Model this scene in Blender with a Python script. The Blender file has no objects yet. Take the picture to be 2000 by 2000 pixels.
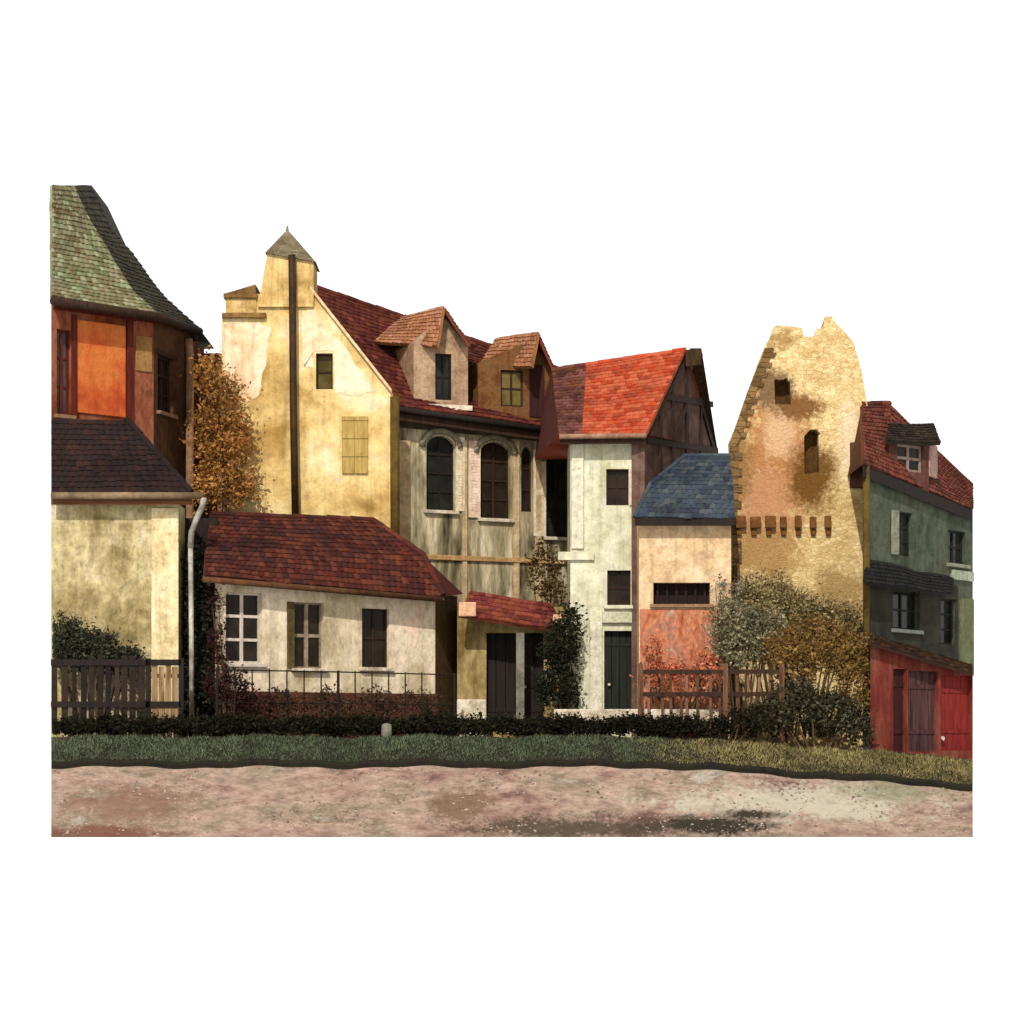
import bpy, math, random
from mathutils import Vector, noise as mnoise
from mathutils.geometry import delaunay_2d_cdt
C = bpy.context.scene.collection
scene = bpy.context.scene
R = random.Random(7)

# ------------------------------------------------------------------ camera frame
D0, F, HZ, CZ = 70.0, 5000.0, 1450.0, -0.7      # viewer 70 m in front of the row, eye level z = -0.7
def P(px, py, y):
    s = (D0 + y) / F
    return Vector(((px - 1000) * s, y, CZ + (HZ - py) * s))

# ------------------------------------------------------------------ colours / materials
def lin(c):
    c /= 255.0
    return c / 12.92 if c <= 0.04045 else ((c + 0.055) / 1.055) ** 2.4
KF = 1.5
def col(r, g, b, k=None):
    k = k or KF
    return tuple(max(0.004, min(0.85, lin(v) / k)) for v in (r, g, b)) + (1,)

def new_mat(name):
    m = bpy.data.materials.new(name); m.use_nodes = True
    nt = m.node_tree; nt.nodes.clear()
    out = nt.nodes.new('ShaderNodeOutputMaterial'); bs = nt.nodes.new('ShaderNodeBsdfPrincipled')
    nt.links.new(bs.outputs[0], out.inputs[0]); bs.inputs['Specular IOR Level'].default_value = 0.15
    return m, nt, bs
def ramp(nt, cols, p0=0.32, p1=0.68, const=False):
    r = nt.nodes.new('ShaderNodeValToRGB'); e = r.color_ramp.elements
    n = len(cols)
    while len(e) < n: e.new(0.5)
    for i, c in enumerate(cols):
        e[i].position = p0 + (p1 - p0) * i / max(1, n - 1); e[i].color = c
    if const: r.color_ramp.interpolation = 'CONSTANT'
    return r
def noise(nt, vec, scale, detail=5, rough=0.6, dist=0.0):
    n = nt.nodes.new('ShaderNodeTexNoise'); n.inputs['Scale'].default_value = scale
    n.inputs['Detail'].default_value = detail; n.inputs['Roughness'].default_value = rough
    n.inputs['Distortion'].default_value = dist
    nt.links.new(vec, n.inputs['Vector']); return n
def mapping(nt, stretch=(1, 1, 1)):
    tc = nt.nodes.new('ShaderNodeTexCoord'); mp = nt.nodes.new('ShaderNodeMapping')
    mp.inputs['Scale'].default_value = stretch
    mp.inputs['Location'].default_value = (R.uniform(0, 50), R.uniform(0, 50), R.uniform(0, 50))
    nt.links.new(tc.outputs['Object'], mp.inputs['Vector']); return mp.outputs[0]
def mix(nt, mode, fac, a, b):
    x = nt.nodes.new('ShaderNodeMix'); x.data_type = 'RGBA'; x.blend_type = mode
    for sock, v in ((x.inputs[0], fac), (x.inputs[6], a), (x.inputs[7], b)):
        if hasattr(v, 'is_linked') or hasattr(v, 'links'): nt.links.new(v, sock)
        else: sock.default_value = v
    return x.outputs[2]
def bump(nt, bs, h, strength=0.3, dist=0.03):
    b = nt.nodes.new('ShaderNodeBump'); b.inputs['Strength'].default_value = strength
    b.inputs['Distance'].default_value = dist
    nt.links.new(h, b.inputs['Height']); nt.links.new(b.outputs[0], bs.inputs['Normal'])
G = lambda v: (v, v, v, 1)

def mottled(name, cols, scale=0.9, fine=16, rough=0.9, bs_=0.5, stretch=(1, 1, 1), grain=0.55, streak=0.45):
    m, nt, bs = new_mat(name); v = mapping(nt, stretch)
    n1 = noise(nt, v, scale, 6, 0.62, 0.4); n2 = noise(nt, v, fine, 6, 0.65)
    n3 = noise(nt, v, scale * 4.5, 4, 0.6)
    c = ramp(nt, cols); nt.links.new(n1.outputs[0], c.inputs[0])
    g3 = ramp(nt, [G(0.62), G(1.0), G(1.25)], 0.34, 0.66); nt.links.new(n3.outputs[0], g3.inputs[0])
    g = ramp(nt, [G(0.55), G(1.0), G(1.2)], 0.3, 0.7); nt.links.new(n2.outputs[0], g.inputs[0])
    a = mix(nt, 'MULTIPLY', grain, c.outputs[0], g3.outputs[0])
    a = mix(nt, 'MULTIPLY', grain, a, g.outputs[0])
    if streak:
        v2 = mapping(nt, (3.2, 3.2, .22)); n4 = noise(nt, v2, 1.6, 5, .7, .3); g4 = ramp(nt, [G(.5), G(.97), G(1.12)], .34, .62); nt.links.new(n4.outputs[0], g4.inputs[0])
        a = mix(nt, 'MULTIPLY', streak, a, g4.outputs[0])
    nt.links.new(a, bs.inputs['Base Color']); bs.inputs['Roughness'].default_value = rough
    bump(nt, bs, n2.outputs[0], bs_, 0.04)
    return m

def stone(name, cols, scale=2.6, mortar=(0.3, 0.25, 0.16, 1), stretch=(1, 1, 1.7), bs_=0.8, big=0.5, bigcols=None, mw=0.05):
    m, nt, bs = new_mat(name); v = mapping(nt, stretch)
    wob = noise(nt, v, 3.0, 3)
    wv = nt.nodes.new('ShaderNodeVectorMath'); wv.operation = 'MULTIPLY_ADD'
    nt.links.new(wob.outputs['Color'], wv.inputs[0]); wv.inputs[1].default_value = (0.25,) * 3; nt.links.new(v, wv.inputs[2])
    vo = nt.nodes.new('ShaderNodeTexVoronoi'); vo.inputs['Scale'].default_value = scale
    ve = nt.nodes.new('ShaderNodeTexVoronoi'); ve.inputs['Scale'].default_value = scale; ve.feature = 'DISTANCE_TO_EDGE'
    nt.links.new(wv.outputs[0], vo.inputs['Vector']); nt.links.new(wv.outputs[0], ve.inputs['Vector'])
    sp = nt.nodes.new('ShaderNodeSeparateColor'); nt.links.new(vo.outputs['Color'], sp.inputs[0])
    c = ramp(nt, cols, 0.0, 1.0); nt.links.new(sp.outputs[0], c.inputs[0])
    e = ramp(nt, [G(0), G(1)], 0.01, mw); nt.links.new(ve.outputs['Distance'], e.inputs[0])
    a = mix(nt, 'MIX', e.outputs[0], mortar, c.outputs[0])
    nb = noise(nt, v, big, 6, 0.65, 0.5)
    cb = ramp(nt, bigcols or [G(0.5), G(0.95), G(1.2)], 0.34, 0.66); nt.links.new(nb.outputs[0], cb.inputs[0])
    a = mix(nt, 'MULTIPLY', 0.8, a, cb.outputs[0])
    nf = noise(nt, v, 18, 6, 0.7); cf = ramp(nt, [G(0.6), G(1.15)], 0.3, 0.7); nt.links.new(nf.outputs[0], cf.inputs[0])
    a = mix(nt, 'MULTIPLY', 0.6, a, cf.outputs[0])
    nt.links.new(a, bs.inputs['Base Color']); bs.inputs['Roughness'].default_value = 0.92
    ad = nt.nodes.new('ShaderNodeMath'); ad.operation = 'MULTIPLY_ADD'
    nt.links.new(nf.outputs[0], ad.inputs[0]); ad.inputs[1].default_value = 0.5; nt.links.new(e.outputs[0], ad.inputs[2])
    bump(nt, bs, ad.outputs[0], bs_, 0.06)
    return m

def islands(name, cols, rough=0.85, scale=0.7, stain=None, trans=0.0):
    m, nt, bs = new_mat(name); v = mapping(nt)
    ge = nt.nodes.new('ShaderNodeNewGeometry')
    c = ramp(nt, cols, 0.05, 0.95); nt.links.new(ge.outputs['Random Per Island'], c.inputs[0])
    n1 = noise(nt, v, scale, 6, 0.65, 0.4)
    cb = ramp(nt, stain or [G(0.55), G(1.0), G(1.25)], 0.34, 0.66); nt.links.new(n1.outputs[0], cb.inputs[0])
    a = mix(nt, 'MULTIPLY', 0.85, c.outputs[0], cb.outputs[0])
    nf = noise(nt, v, 22, 5, 0.7); cf = ramp(nt, [G(0.6), G(1.15)], 0.3, 0.7); nt.links.new(nf.outputs[0], cf.inputs[0])
    a = mix(nt, 'MULTIPLY', 0.5, a, cf.outputs[0])
    nt.links.new(a, bs.inputs['Base Color']); bs.inputs['Roughness'].default_value = rough
    if trans:
        bs.inputs['Specular IOR Level'].default_value = 0.12
        tr = nt.nodes.new('ShaderNodeBsdfTranslucent'); nt.links.new(a, tr.inputs[0]); ms = nt.nodes.new('ShaderNodeMixShader'); ms.inputs[0].default_value = .4
        on = [n for n in nt.nodes if n.type == 'OUTPUT_MATERIAL'][0]; nt.links.new(bs.outputs[0], ms.inputs[1]); nt.links.new(tr.outputs[0], ms.inputs[2]); nt.links.new(ms.outputs[0], on.inputs[0])
    else: bump(nt, bs, nf.outputs[0], 0.4, 0.02)
    return m

def wood(name, c1, c2, rough=0.8, axis=(9, 9, 0.8)):
    m, nt, bs = new_mat(name); v = mapping(nt, axis)
    n1 = noise(nt, v, 1.2, 6, 0.65, 0.6); c = ramp(nt, [c1, c2], 0.35, 0.65); nt.links.new(n1.outputs[0], c.inputs[0])
    nt.links.new(c.outputs[0], bs.inputs['Base Color']); bs.inputs['Roughness'].default_value = rough
    bump(nt, bs, n1.outputs[0], 0.4, 0.015)
    return m

def glass(name='dark_glass', c=(0.007, 0.007, 0.006, 1)):
    m, nt, bs = new_mat(name); v = mapping(nt)
    n1 = noise(nt, v, 1.5, 3); r = ramp(nt, [c, tuple(min(1, x * 2.6) for x in c[:3]) + (1,)], 0.4, 0.7)
    nt.links.new(n1.outputs[0], r.inputs[0]); nt.links.new(r.outputs[0], bs.inputs['Base Color'])
    bs.inputs['Roughness'].default_value = 0.12; bs.inputs['Specular IOR Level'].default_value = 0.09
    bump(nt, bs, n1.outputs[0], 0.15, 0.02)
    return m

def stain(m, center, radii, colr, amt, dist=.55, nsc=.9):
    nt = m.node_tree; bs = [n for n in nt.nodes if n.type == 'BSDF_PRINCIPLED'][0]
    tcs = nt.nodes.new('ShaderNodeTexCoord').outputs['Object']
    src = bs.inputs['Base Color'].links[0].from_socket
    nz = noise(nt, tcs, nsc, 5, .65); nz2 = noise(nt, tcs, nsc * 8, 4, .6)
    a1 = nt.nodes.new('ShaderNodeVectorMath'); a1.operation = 'SUBTRACT'; nt.links.new(tcs, a1.inputs[0]); a1.inputs[1].default_value = center
    a2 = nt.nodes.new('ShaderNodeVectorMath'); a2.operation = 'DIVIDE'; nt.links.new(a1.outputs[0], a2.inputs[0]); a2.inputs[1].default_value = radii
    a3 = nt.nodes.new('ShaderNodeVectorMath'); a3.operation = 'LENGTH'; nt.links.new(a2.outputs[0], a3.inputs[0])
    ma = nt.nodes.new('ShaderNodeMath'); ma.operation = 'MULTIPLY_ADD'; nt.links.new(nz.outputs[0], ma.inputs[0]); ma.inputs[1].default_value = dist * 4; nt.links.new(a3.outputs['Value'], ma.inputs[2])
    mb_ = nt.nodes.new('ShaderNodeMath'); mb_.operation = 'MULTIPLY_ADD'; nt.links.new(nz2.outputs[0], mb_.inputs[0]); mb_.inputs[1].default_value = .9; nt.links.new(ma.outputs[0], mb_.inputs[2])
    sc = nt.nodes.new('ShaderNodeMath'); sc.operation = 'ADD'; nt.links.new(mb_.outputs[0], sc.inputs[0]); sc.inputs[1].default_value = -(dist * 2 + .45)
    r = ramp(nt, [G(amt), G(0)], .5, 1.0); nt.links.new(sc.outputs[0], r.inputs[0])
    nt.links.new(mix(nt, 'MIX', r.outputs[0], src, colr), bs.inputs['Base Color'])

# ------------------------------------------------------------------ objects
ORG = {}
def thing(name, label, cat, loc, group=None):
    o = bpy.data.objects.new(name, None); C.objects.link(o); o.location = loc
    o.empty_display_size = 0.3
    o['label'] = label; o['category'] = cat
    if group: o['group'] = group
    ORG[o] = Vector(loc); return o

class MB:
    def __init__(s): s.v = []; s.f = []
    def poly(s, pts):
        i = len(s.v); s.v += [Vector(p) for p in pts]; s.f.append(list(range(i, i + len(pts))))
    def prism(s, pts, vec):
        pts = [Vector(p) for p in pts]; vec = Vector(vec); i = len(s.v); n = len(pts)
        s.v += pts + [p + vec for p in pts]
        s.f.append(list(range(i, i + n))); s.f.append(list(range(i + 2 * n - 1, i + n - 1, -1)))
        for k in range(n):
            a, b = i + k, i + (k + 1) % n; s.f.append([b, a, a + n, b + n])
    def wbox(s, w, u0, u1, z0, z1, n0, n1):
        s.prism([w.at(u0, z0, n0), w.at(u1, z0, n0), w.at(u1, z1, n0), w.at(u0, z1, n0)], w.nv() * (n1 - n0))
    def pbox(s, w, px0, py0, px1, py1, n0, n1):
        (u0, z1), (u1, z0) = w.uv(px0, py0), w.uv(px1, py1)
        s.wbox(w, u0, u1, z0, z1, n0, n1)
    def box(s, x0, x1, y0, y1, z0, z1):
        s.prism([(x0, y0, z0), (x1, y0, z0), (x1, y0, z1), (x0, y0, z1)], (0, y1 - y0, 0))
    def tube(s, path, r, n=10, caps=True):
        path = [Vector(p) for p in path]; i0 = len(s.v); rs = r if isinstance(r, (list, tuple)) else [r] * len(path)
        for k, p in enumerate(path):
            d = (path[min(k + 1, len(path) - 1)] - path[max(k - 1, 0)]).normalized()
            a = d.orthogonal() if abs(d.z) < 0.9 else Vector((1, 0, 0))
            if abs(d.z) < 0.9: a = d.cross(Vector((0, 0, 1)))
            a = (a - d * a.dot(d)).normalized(); b = d.cross(a)
            for j in range(n):
                t = 2 * math.pi * j / n; s.v.append(p + (a * math.cos(t) + b * math.sin(t)) * rs[k])
        for k in range(len(path) - 1):
            for j in range(n):
                a = i0 + k * n + j; b = i0 + k * n + (j + 1) % n; s.f.append([a, b, b + n, a + n])
        if caps:
            s.f.append([i0 + j for j in range(n)][::-1]); e = i0 + (len(path) - 1) * n; s.f.append([e + j for j in range(n)])
    def build(s, name, mat, parent=None, smooth=False, bevel=0.0):
        org = Vector((0, 0, 0)); p = parent
        while p is not None:
            if p in ORG: org = ORG[p]
            p = p.parent
        me = bpy.data.meshes.new(name)
        me.from_pydata([tuple(v - org) for v in s.v], [], s.f); me.materials.append(mat); me.update()
        if smooth:
            for q in me.polygons: q.use_smooth = True
        o = bpy.data.objects.new(name, me); C.objects.link(o)
        if parent: o.parent = parent
        if bevel:
            b = o.modifiers.new('bevel', 'BEVEL'); b.width = bevel; b.segments = 2; b.limit_method = 'ANGLE'
        return o
def tag(o, label, cat, group=None, kind=None):
    o['label'] = label; o['category'] = cat
    if group: o['group'] = group
    if kind: o['kind'] = kind
    return o
def struct(mb, name, mat, kind='structure', smooth=False):
    o = mb.build(name, mat, None, smooth); o['kind'] = kind; return o

class Wall:
    """vertical plane through two points (pixel column, depth)"""
    def __init__(s, pxa, ya, pxb, yb):
        a, b = P(pxa, 0, ya), P(pxb, 0, yb)
        s.A = Vector((a.x, a.y, 0)); s.U = Vector((b.x - a.x, b.y - a.y, 0)); s.L = s.U.length; s.U.normalize()
        s.N = Vector((s.U.y, -s.U.x, 0))
    def nv(s): return s.N.copy()
    def uv(s, px, py):
        c = Vector((0, -D0, CZ)); d = Vector(((px - 1000) / F, 1, (HZ - py) / F))
        t = (s.A - c).dot(s.N) / d.dot(s.N); p = c + d * t
        return ((p - s.A).dot(s.U), p.z)
    def at(s, u, z, n=0): return Vector((s.A.x + s.U.x * u + s.N.x * n, s.A.y + s.U.y * u + s.N.y * n, z))
    def pp(s, px, py, n=0): u, z = s.uv(px, py); return s.at(u, z, n)
    def rect(s, px0, py0, px1, py1):
        (u0, z1), (u1, z0) = s.uv(px0, py0), s.uv(px1, py1); return (u0, u1, z0, z1)
def rect_poly(r): u0, u1, z0, z1 = r; return [(u0, z0), (u1, z0), (u1, z1), (u0, z1)]
def arch_poly(r, rise=None, n=10):
    u0, u1, z0, z1 = r; w = (u1 - u0) / 2; rise = rise or w; c = (u0 + u1) / 2
    return [(u0, z0), (u1, z0)] + [(c + w * math.cos(math.pi * k / n), z1 - rise + rise * math.sin(math.pi * k / n)) for k in range(n + 1)]
def inside(p, poly):
    x, y = p; r = False; n = len(poly)
    for i in range(n):
        x1, y1 = poly[i]; x2, y2 = poly[(i + 1) % n]
        if (y1 > y) != (y2 > y) and x < (x2 - x1) * (y - y1) / (y2 - y1) + x1: r = not r
    return r
def facade(mb, w, outline, holes, reveal=0.28, depth=0.0, off=0.0, dvec=None):
    """wall face with real openings; depth>0 extrudes the outline backwards into a solid body"""
    vs, es = [], []
    for poly in [outline] + holes:
        i = len(vs); n = len(poly); vs += [Vector(p) for p in poly]; es += [(i + k, i + (k + 1) % n) for k in range(n)]
    V, E, Fc, *_ = delaunay_2d_cdt(vs, es, [], 0, 1e-5)
    i0 = len(mb.v); mb.v += [w.at(v.x, v.y, off) for v in V]
    for f in Fc:
        c = (sum(V[i].x for i in f) / len(f), sum(V[i].y for i in f) / len(f))
        if inside(c, outline) and not any(inside(c, h) for h in holes): mb.f.append([i0 + i for i in f])
    for h in holes:
        n = len(h)
        for k in range(n):
            a, b = h[k], h[(k + 1) % n]
            mb.poly([w.at(*a, off), w.at(*b, off), w.at(*b, off - reveal), w.at(*a, off - reveal)])
    if depth:
        n = len(outline)
        for k in range(n):
            a, b = outline[k], outline[(k + 1) % n]
            dv = Vector(dvec) if dvec else w.nv() * -depth
            mb.poly([w.at(*b, off), w.at(*a, off), w.at(*a, off) + dv, w.at(*b, off) + dv])
        mb.poly([w.at(*p, off) + dv for p in outline])

def window(parent, w, r, frame, pane, nv=1, nh=2, rec=0.14, fw=0.06, sill=None, shutters=None, sw=0.4, arch=0, bar=0.035, sides='lr', lintel=None, name='window'):
    u0, u1, z0, z1 = r; f = MB()
    f.wbox(w, u0, u0 + fw, z0, z1, -rec - .06, -rec + .02); f.wbox(w, u1 - fw, u1, z0, z1, -rec - .06, -rec + .02)
    f.wbox(w, u0 + fw, u1 - fw, z0, z0 + fw, -rec - .055, -rec + .015); 
    if not arch: f.wbox(w, u0 + fw, u1 - fw, z1 - fw, z1, -rec - .055, -rec + .015)
    for k in range(1, nv + 1):
        c = u0 + (u1 - u0) * k / (nv + 1); f.wbox(w, c - bar, c + bar, z0 + fw, z1 - fw, -rec - .05, -rec + .008)
    for k in range(1, nh + 1):
        c = z0 + (z1 - z0) * k / (nh + 1); f.wbox(w, u0 + fw, u1 - fw, c - bar * .8, c + bar * .8, -rec - .045, -rec + .002)
    o = f.build(name, frame, parent)
    m = MB(); m.poly([w.at(*p, -rec - .035) for p in (arch_poly(r, arch) if arch else rect_poly(r))]); m.build('pane', pane, o)
    if sill:
        m = MB(); m.wbox(w, u0 - .1, u1 + .1, z0 - .11, z0 - .003, -.05, .13); m.build('sill', sill, o, bevel=.015)
    if lintel:
        m = MB(); m.wbox(w, u0 - .1, u1 + .1, z1 + .003, z1 + .16, -.03, .05); m.build('lintel', lintel, o, bevel=.01)
    if shutters:
        for s in sides:
            a = u0 - sw - .02 if s == 'l' else u1 + .02
            m = MB(); h = z1 - z0
            m.wbox(w, a, a + sw, z0, z1, .015, .05)
            m.wbox(w, a, a + .06, z0, z1, .05, .066); m.wbox(w, a + sw - .06, a + sw, z0, z1, .05, .066)
            for k in (0, .48, .94): m.wbox(w, a + .06, a + sw - .06, z0 + h * k, z0 + h * (k + .06), .05, .064)
            ns = max(4, int(h / .09))
            for k in range(ns):
                zz = z0 + h * (k + .3) / ns; m.wbox(w, a + .06, a + sw - .06, zz, zz + h / ns * .5, .05, .058)
            m.build('shutter', shutters, o)
    return o

def tiles(mb, e0, e1, r1, r0, cw=0.2, ch=0.25, th=0.035, seed=1, slab=0.1, jit=1.0):
    rd = random.Random(seed)
    e0, e1, r1, r0 = map(Vector, (e0, e1, r1, r0))
    N = ((e1 - e0).cross(r0 - e0) + (e1 - r1).cross(r0 - r1) * -1)
    N = ((r1 - e0).cross(r0 - e1)).normalized()
    if N.z < 0: N = -N
    hl = max((r0 - e0).length, (r1 - e1).length); rows = max(2, int(round(hl / ch)))
    sag = lambda p: p + N * (.055 * mnoise.noise(p * .55) + .02 * mnoise.noise(p * 1.7))
    nu = 12; i0 = len(mb.v)
    for lay in (.012, slab):
        for i in range(rows + 1):
            a0, a1 = e0.lerp(r0, i / rows), e1.lerp(r1, i / rows)
            mb.v += [sag(a0.lerp(a1, k / nu)) - N * lay for k in range(nu + 1)]
    lay_n = (rows + 1) * (nu + 1)
    for i in range(rows):
        for k in range(nu):
            a = i0 + i * (nu + 1) + k; mb.f.append([a, a + 1, a + nu + 2, a + nu + 1]); b = a + lay_n; mb.f.append([b + nu + 1, b + nu + 2, b + 1, b])
    for k in range(nu):
        for a in (i0 + k, i0 + rows * (nu + 1) + k): mb.f.append([a, a + lay_n, a + lay_n + 1, a + 1])
    for i in range(rows):
        for a in (i0 + i * (nu + 1), i0 + i * (nu + 1) + nu): mb.f.append([a, a + nu + 1, a + nu + 1 + lay_n, a + lay_n])
    for i in range(rows):
        v0 = i / rows; v1 = min(1.0, (i + 1.18) / rows)
        a0, a1 = e0.lerp(r0, v0), e1.lerp(r1, v0); b0, b1 = e0.lerp(r0, v1), e1.lerp(r1, v1)
        wd = (a1 - a0).length; n = max(1, int(round(wd / cw))); off = 0.5 if i % 2 else 0.0
        k = -1 if off else 0
        while k < n:
            t0 = max(0, (k + off + .02) / n); t1 = min(1, (k + off + .98) / n); k += 1
            if t1 - t0 < 0.15 / n: continue
            j = rd.uniform(-1, 1) * jit; j2 = rd.uniform(-1, 1) * jit
            sl = (b0 - a0).normalized() * (rd.uniform(-.02, .015) * jit)
            A = a0.lerp(a1, t0) + sl; B = a0.lerp(a1, t1) + sl; Cc = b0.lerp(b1, t1); Dd = b0.lerp(b1, t0)
            if rd.random() < .02: A = A + (A - Dd) * .3; B = B + (B - Cc) * .3
            A, B, Cc, Dd = sag(A), sag(B), sag(Cc), sag(Dd)
            lo = N * (th + .010 * j); lo2 = N * (th + .010 * j2); up = N * .006
            q = len(mb.v); M0 = A.lerp(B, .5) + N * (th + .018); M1 = Dd.lerp(Cc, .5) + N * .014
            mb.v += [A + lo, M0, B + lo2, Cc + up, M1, Dd + up, A, B]
            mb.f += [[q, q + 1, q + 4, q + 5], [q + 1, q + 2, q + 3, q + 4], [q + 6, q + 7, q + 2, q + 1, q], [q + 6, q, q + 5], [q + 7, q + 3, q + 2]]

def ridge(mb, a, b, r=0.11, step=0.36, seed=3):
    rd = random.Random(seed); a, b = Vector(a), Vector(b); n = max(1, int((b - a).length / step))
    for k in range(n):
        p, q = a.lerp(b, k / n), a.lerp(b, (k + 1.08) / n); z = Vector((0, 0, rd.uniform(-.012, .012)))
        mb.tube([p + z, q + z], [r, r * .9], 8)

def leaves(mb, blobs, n, size=0.09, seed=1, clump=0.16, flat=1.0, asp=0.55):
    rd = random.Random(seed); wt = [b[1][0] * b[1][1] * b[1][2] for b in blobs]; tot = sum(wt)
    for (c, r), wgt in zip(blobs, wt):
        m = int(n * wgt / tot); ncl = max(3, m // 26)
        for _ in range(ncl):
            while True:
                d = Vector((rd.gauss(0, 1), rd.gauss(0, 1), rd.gauss(0, 1))).normalized(); 
                if d.z > -0.75: break
            q = rd.uniform(0.45, 1.0) ** 0.6 * rd.uniform(.82, 1.08)
            cc = Vector(c) + Vector((d.x * r[0], d.y * r[1], d.z * r[2])) * q
            cs = clump * rd.uniform(.5, 1.35)
            for _ in range(26):
                p = cc + Vector((rd.gauss(0, cs), rd.gauss(0, cs), rd.gauss(0, cs * flat)))
                u = Vector((rd.gauss(0, 1), rd.gauss(0, 1), rd.gauss(0, .7))).normalized()
                w = u.orthogonal().normalized(); ang = rd.uniform(0, 6.3); w = w * math.cos(ang) + u.cross(w) * math.sin(ang)
                s = size * rd.choice((.5, .75, 1, 1, 1.3, 1.7)) * rd.uniform(.8, 1.2); h = s * asp
                i = len(mb.v); mb.v += [p - u * s * .5, p + w * h * .5 + u * s * .05, p + u * s * .5, p - w * h * .5 + u * s * .05]
                mb.f.append([i, i + 1, i + 2, i + 3])

def clip_faces(mb, lo=101, hi=1899):
    def px(v): return 1000 + v.x * F / (D0 + v.y)
    mb.f = [f for f in mb.f if all(lo <= px(mb.v[i]) <= hi for i in f)]

def shrub(name, label, cat, blobs, n, mat, size=0.09, seed=1, clump=0.16, stems=11, base=None, bark=None, group=None, zb=-0.55):
    """blobs: (px, py, y, half width px, half height px, half depth m)"""
    bl = []
    for (px, py, y, hw, hh, hd) in blobs:
        s = (D0 + y) / F; bl.append((P(px, py, y), (hw * s, hd, hh * s)))
    cx = sum(b[0].x for b in bl) / len(bl); cy = sum(b[0].y for b in bl) / len(bl)
    t = thing(name, label, cat, (cx, cy, zb), group)
    m = MB(); leaves(m, bl, n, size, seed, clump); clip_faces(m); m.build('foliage', mat, t)
    rd = random.Random(seed + 5)
    for k in range(stems):
        b = bl[k % len(bl)]; tip = b[0] + Vector((rd.uniform(-.7, .7) * b[1][0], rd.uniform(-.5, .5) * b[1][1], rd.uniform(0, .8) * b[1][2]))
        st = Vector((cx + rd.uniform(-.12, .12) + (tip.x - cx) * .35, cy + rd.uniform(-.1, .1), zb))
        mid = st.lerp(tip, .5) + Vector((rd.uniform(-.1, .1), rd.uniform(-.1, .1), .1))
        m = MB(); m.tube([st, mid, tip], [.035, .025, .008], 6); m.build('stem', bark or M_bark, t)
    return t

# ------------------------------------------------------------------ materials
M_bark = wood('bark', col(60, 45, 30), col(95, 75, 50))
M_glass = glass()
M_glass_brown = glass('brown_glass', (0.009, 0.006, 0.004, 1))
M_white = mottled('white_paint', [col(190, 178, 160), col(214, 200, 182)], 2, 30, .6, .2, grain=.3)
M_darkwood = wood('dark_wood', col(34, 21, 9), col(62, 40, 20))
M_blackwood = wood('black_wood', col(22, 15, 8), col(40, 28, 16))
M_iron = mottled('dark_iron', [col(40, 28, 14), col(72, 48, 18)], 2, 20, .6, .2)
M_stonepale = mottled('pale_stone', [col(150, 135, 110), col(205, 190, 165), col(225, 215, 195)], 2.2, 20)
M_dark = mottled('dark_interior', [col(22, 14, 8), col(34, 22, 12)], 1, 10)

# ================================================================== LIGHT, SKY, CAMERA
sun_dir = Vector((0.13, 0.76, -0.68)).normalized()
sl = bpy.data.lights.new('sun', 'SUN'); sl.energy = 5.0; sl.angle = math.radians(0.5); sl.color = (1.0, 0.965, 0.91)
so = bpy.data.objects.new('sun', sl); C.objects.link(so); so.rotation_euler = sun_dir.to_track_quat('-Z', 'Y').to_euler(); so.location = (-30, -40, 40)
el = math.asin(-sun_dir.z); az = math.atan2(-sun_dir.x, -sun_dir.y)
W = bpy.data.worlds.new('World'); scene.world = W; W.use_nodes = True
nt = W.node_tree; nt.nodes.clear()
out = nt.nodes.new('ShaderNodeOutputWorld')
sky = nt.nodes.new('ShaderNodeTexSky'); sky.sky_type = 'NISHITA'; sky.sun_disc = False
sky.sun_elevation = el; sky.sun_rotation = az; sky.dust_density = 4.0
b1 = nt.nodes.new('ShaderNodeBackground'); b1.inputs[1].default_value = 0.05; nt.links.new(sky.outputs[0], b1.inputs[0])
# white overcast veil: brightest towards the horizon, thinner overhead
tc = nt.nodes.new('ShaderNodeTexCoord'); sx = nt.nodes.new('ShaderNodeSeparateXYZ'); nt.links.new(tc.outputs['Generated'], sx.inputs[0])
vr = ramp(nt, [(1, 1, 1, 1), (1, 1, 1, 1), (.2, .195, .19, 1)], 0.0, 1.0)
vr.color_ramp.elements[1].position = 0.30; vr.color_ramp.elements[2].position = 0.62
nt.links.new(sx.outputs[2], vr.inputs[0])
b2 = nt.nodes.new('ShaderNodeBackground'); b2.inputs[1].default_value = 1.0; nt.links.new(vr.outputs[0], b2.inputs[0])
ad = nt.nodes.new('ShaderNodeAddShader'); nt.links.new(b1.outputs[0], ad.inputs[0]); nt.links.new(b2.outputs[0], ad.inputs[1])
nt.links.new(ad.outputs[0], out.inputs[0])
cam = bpy.data.cameras.new('camera'); co = bpy.data.objects.new('camera', cam); C.objects.link(co)
co.location = (0, -D0, CZ); co.rotation_euler = (math.radians(90), 0, 0)
cam.sensor_width = 36; cam.lens = 36 * F / 2000; cam.shift_y = (HZ - 1000) / 2000; cam.clip_end = 6000
scene.camera = co
scene.view_settings.view_transform = 'Standard'; scene.view_settings.look = 'None'
scene.view_settings.exposure = 0.12; scene.view_settings.gamma = 1

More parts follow.
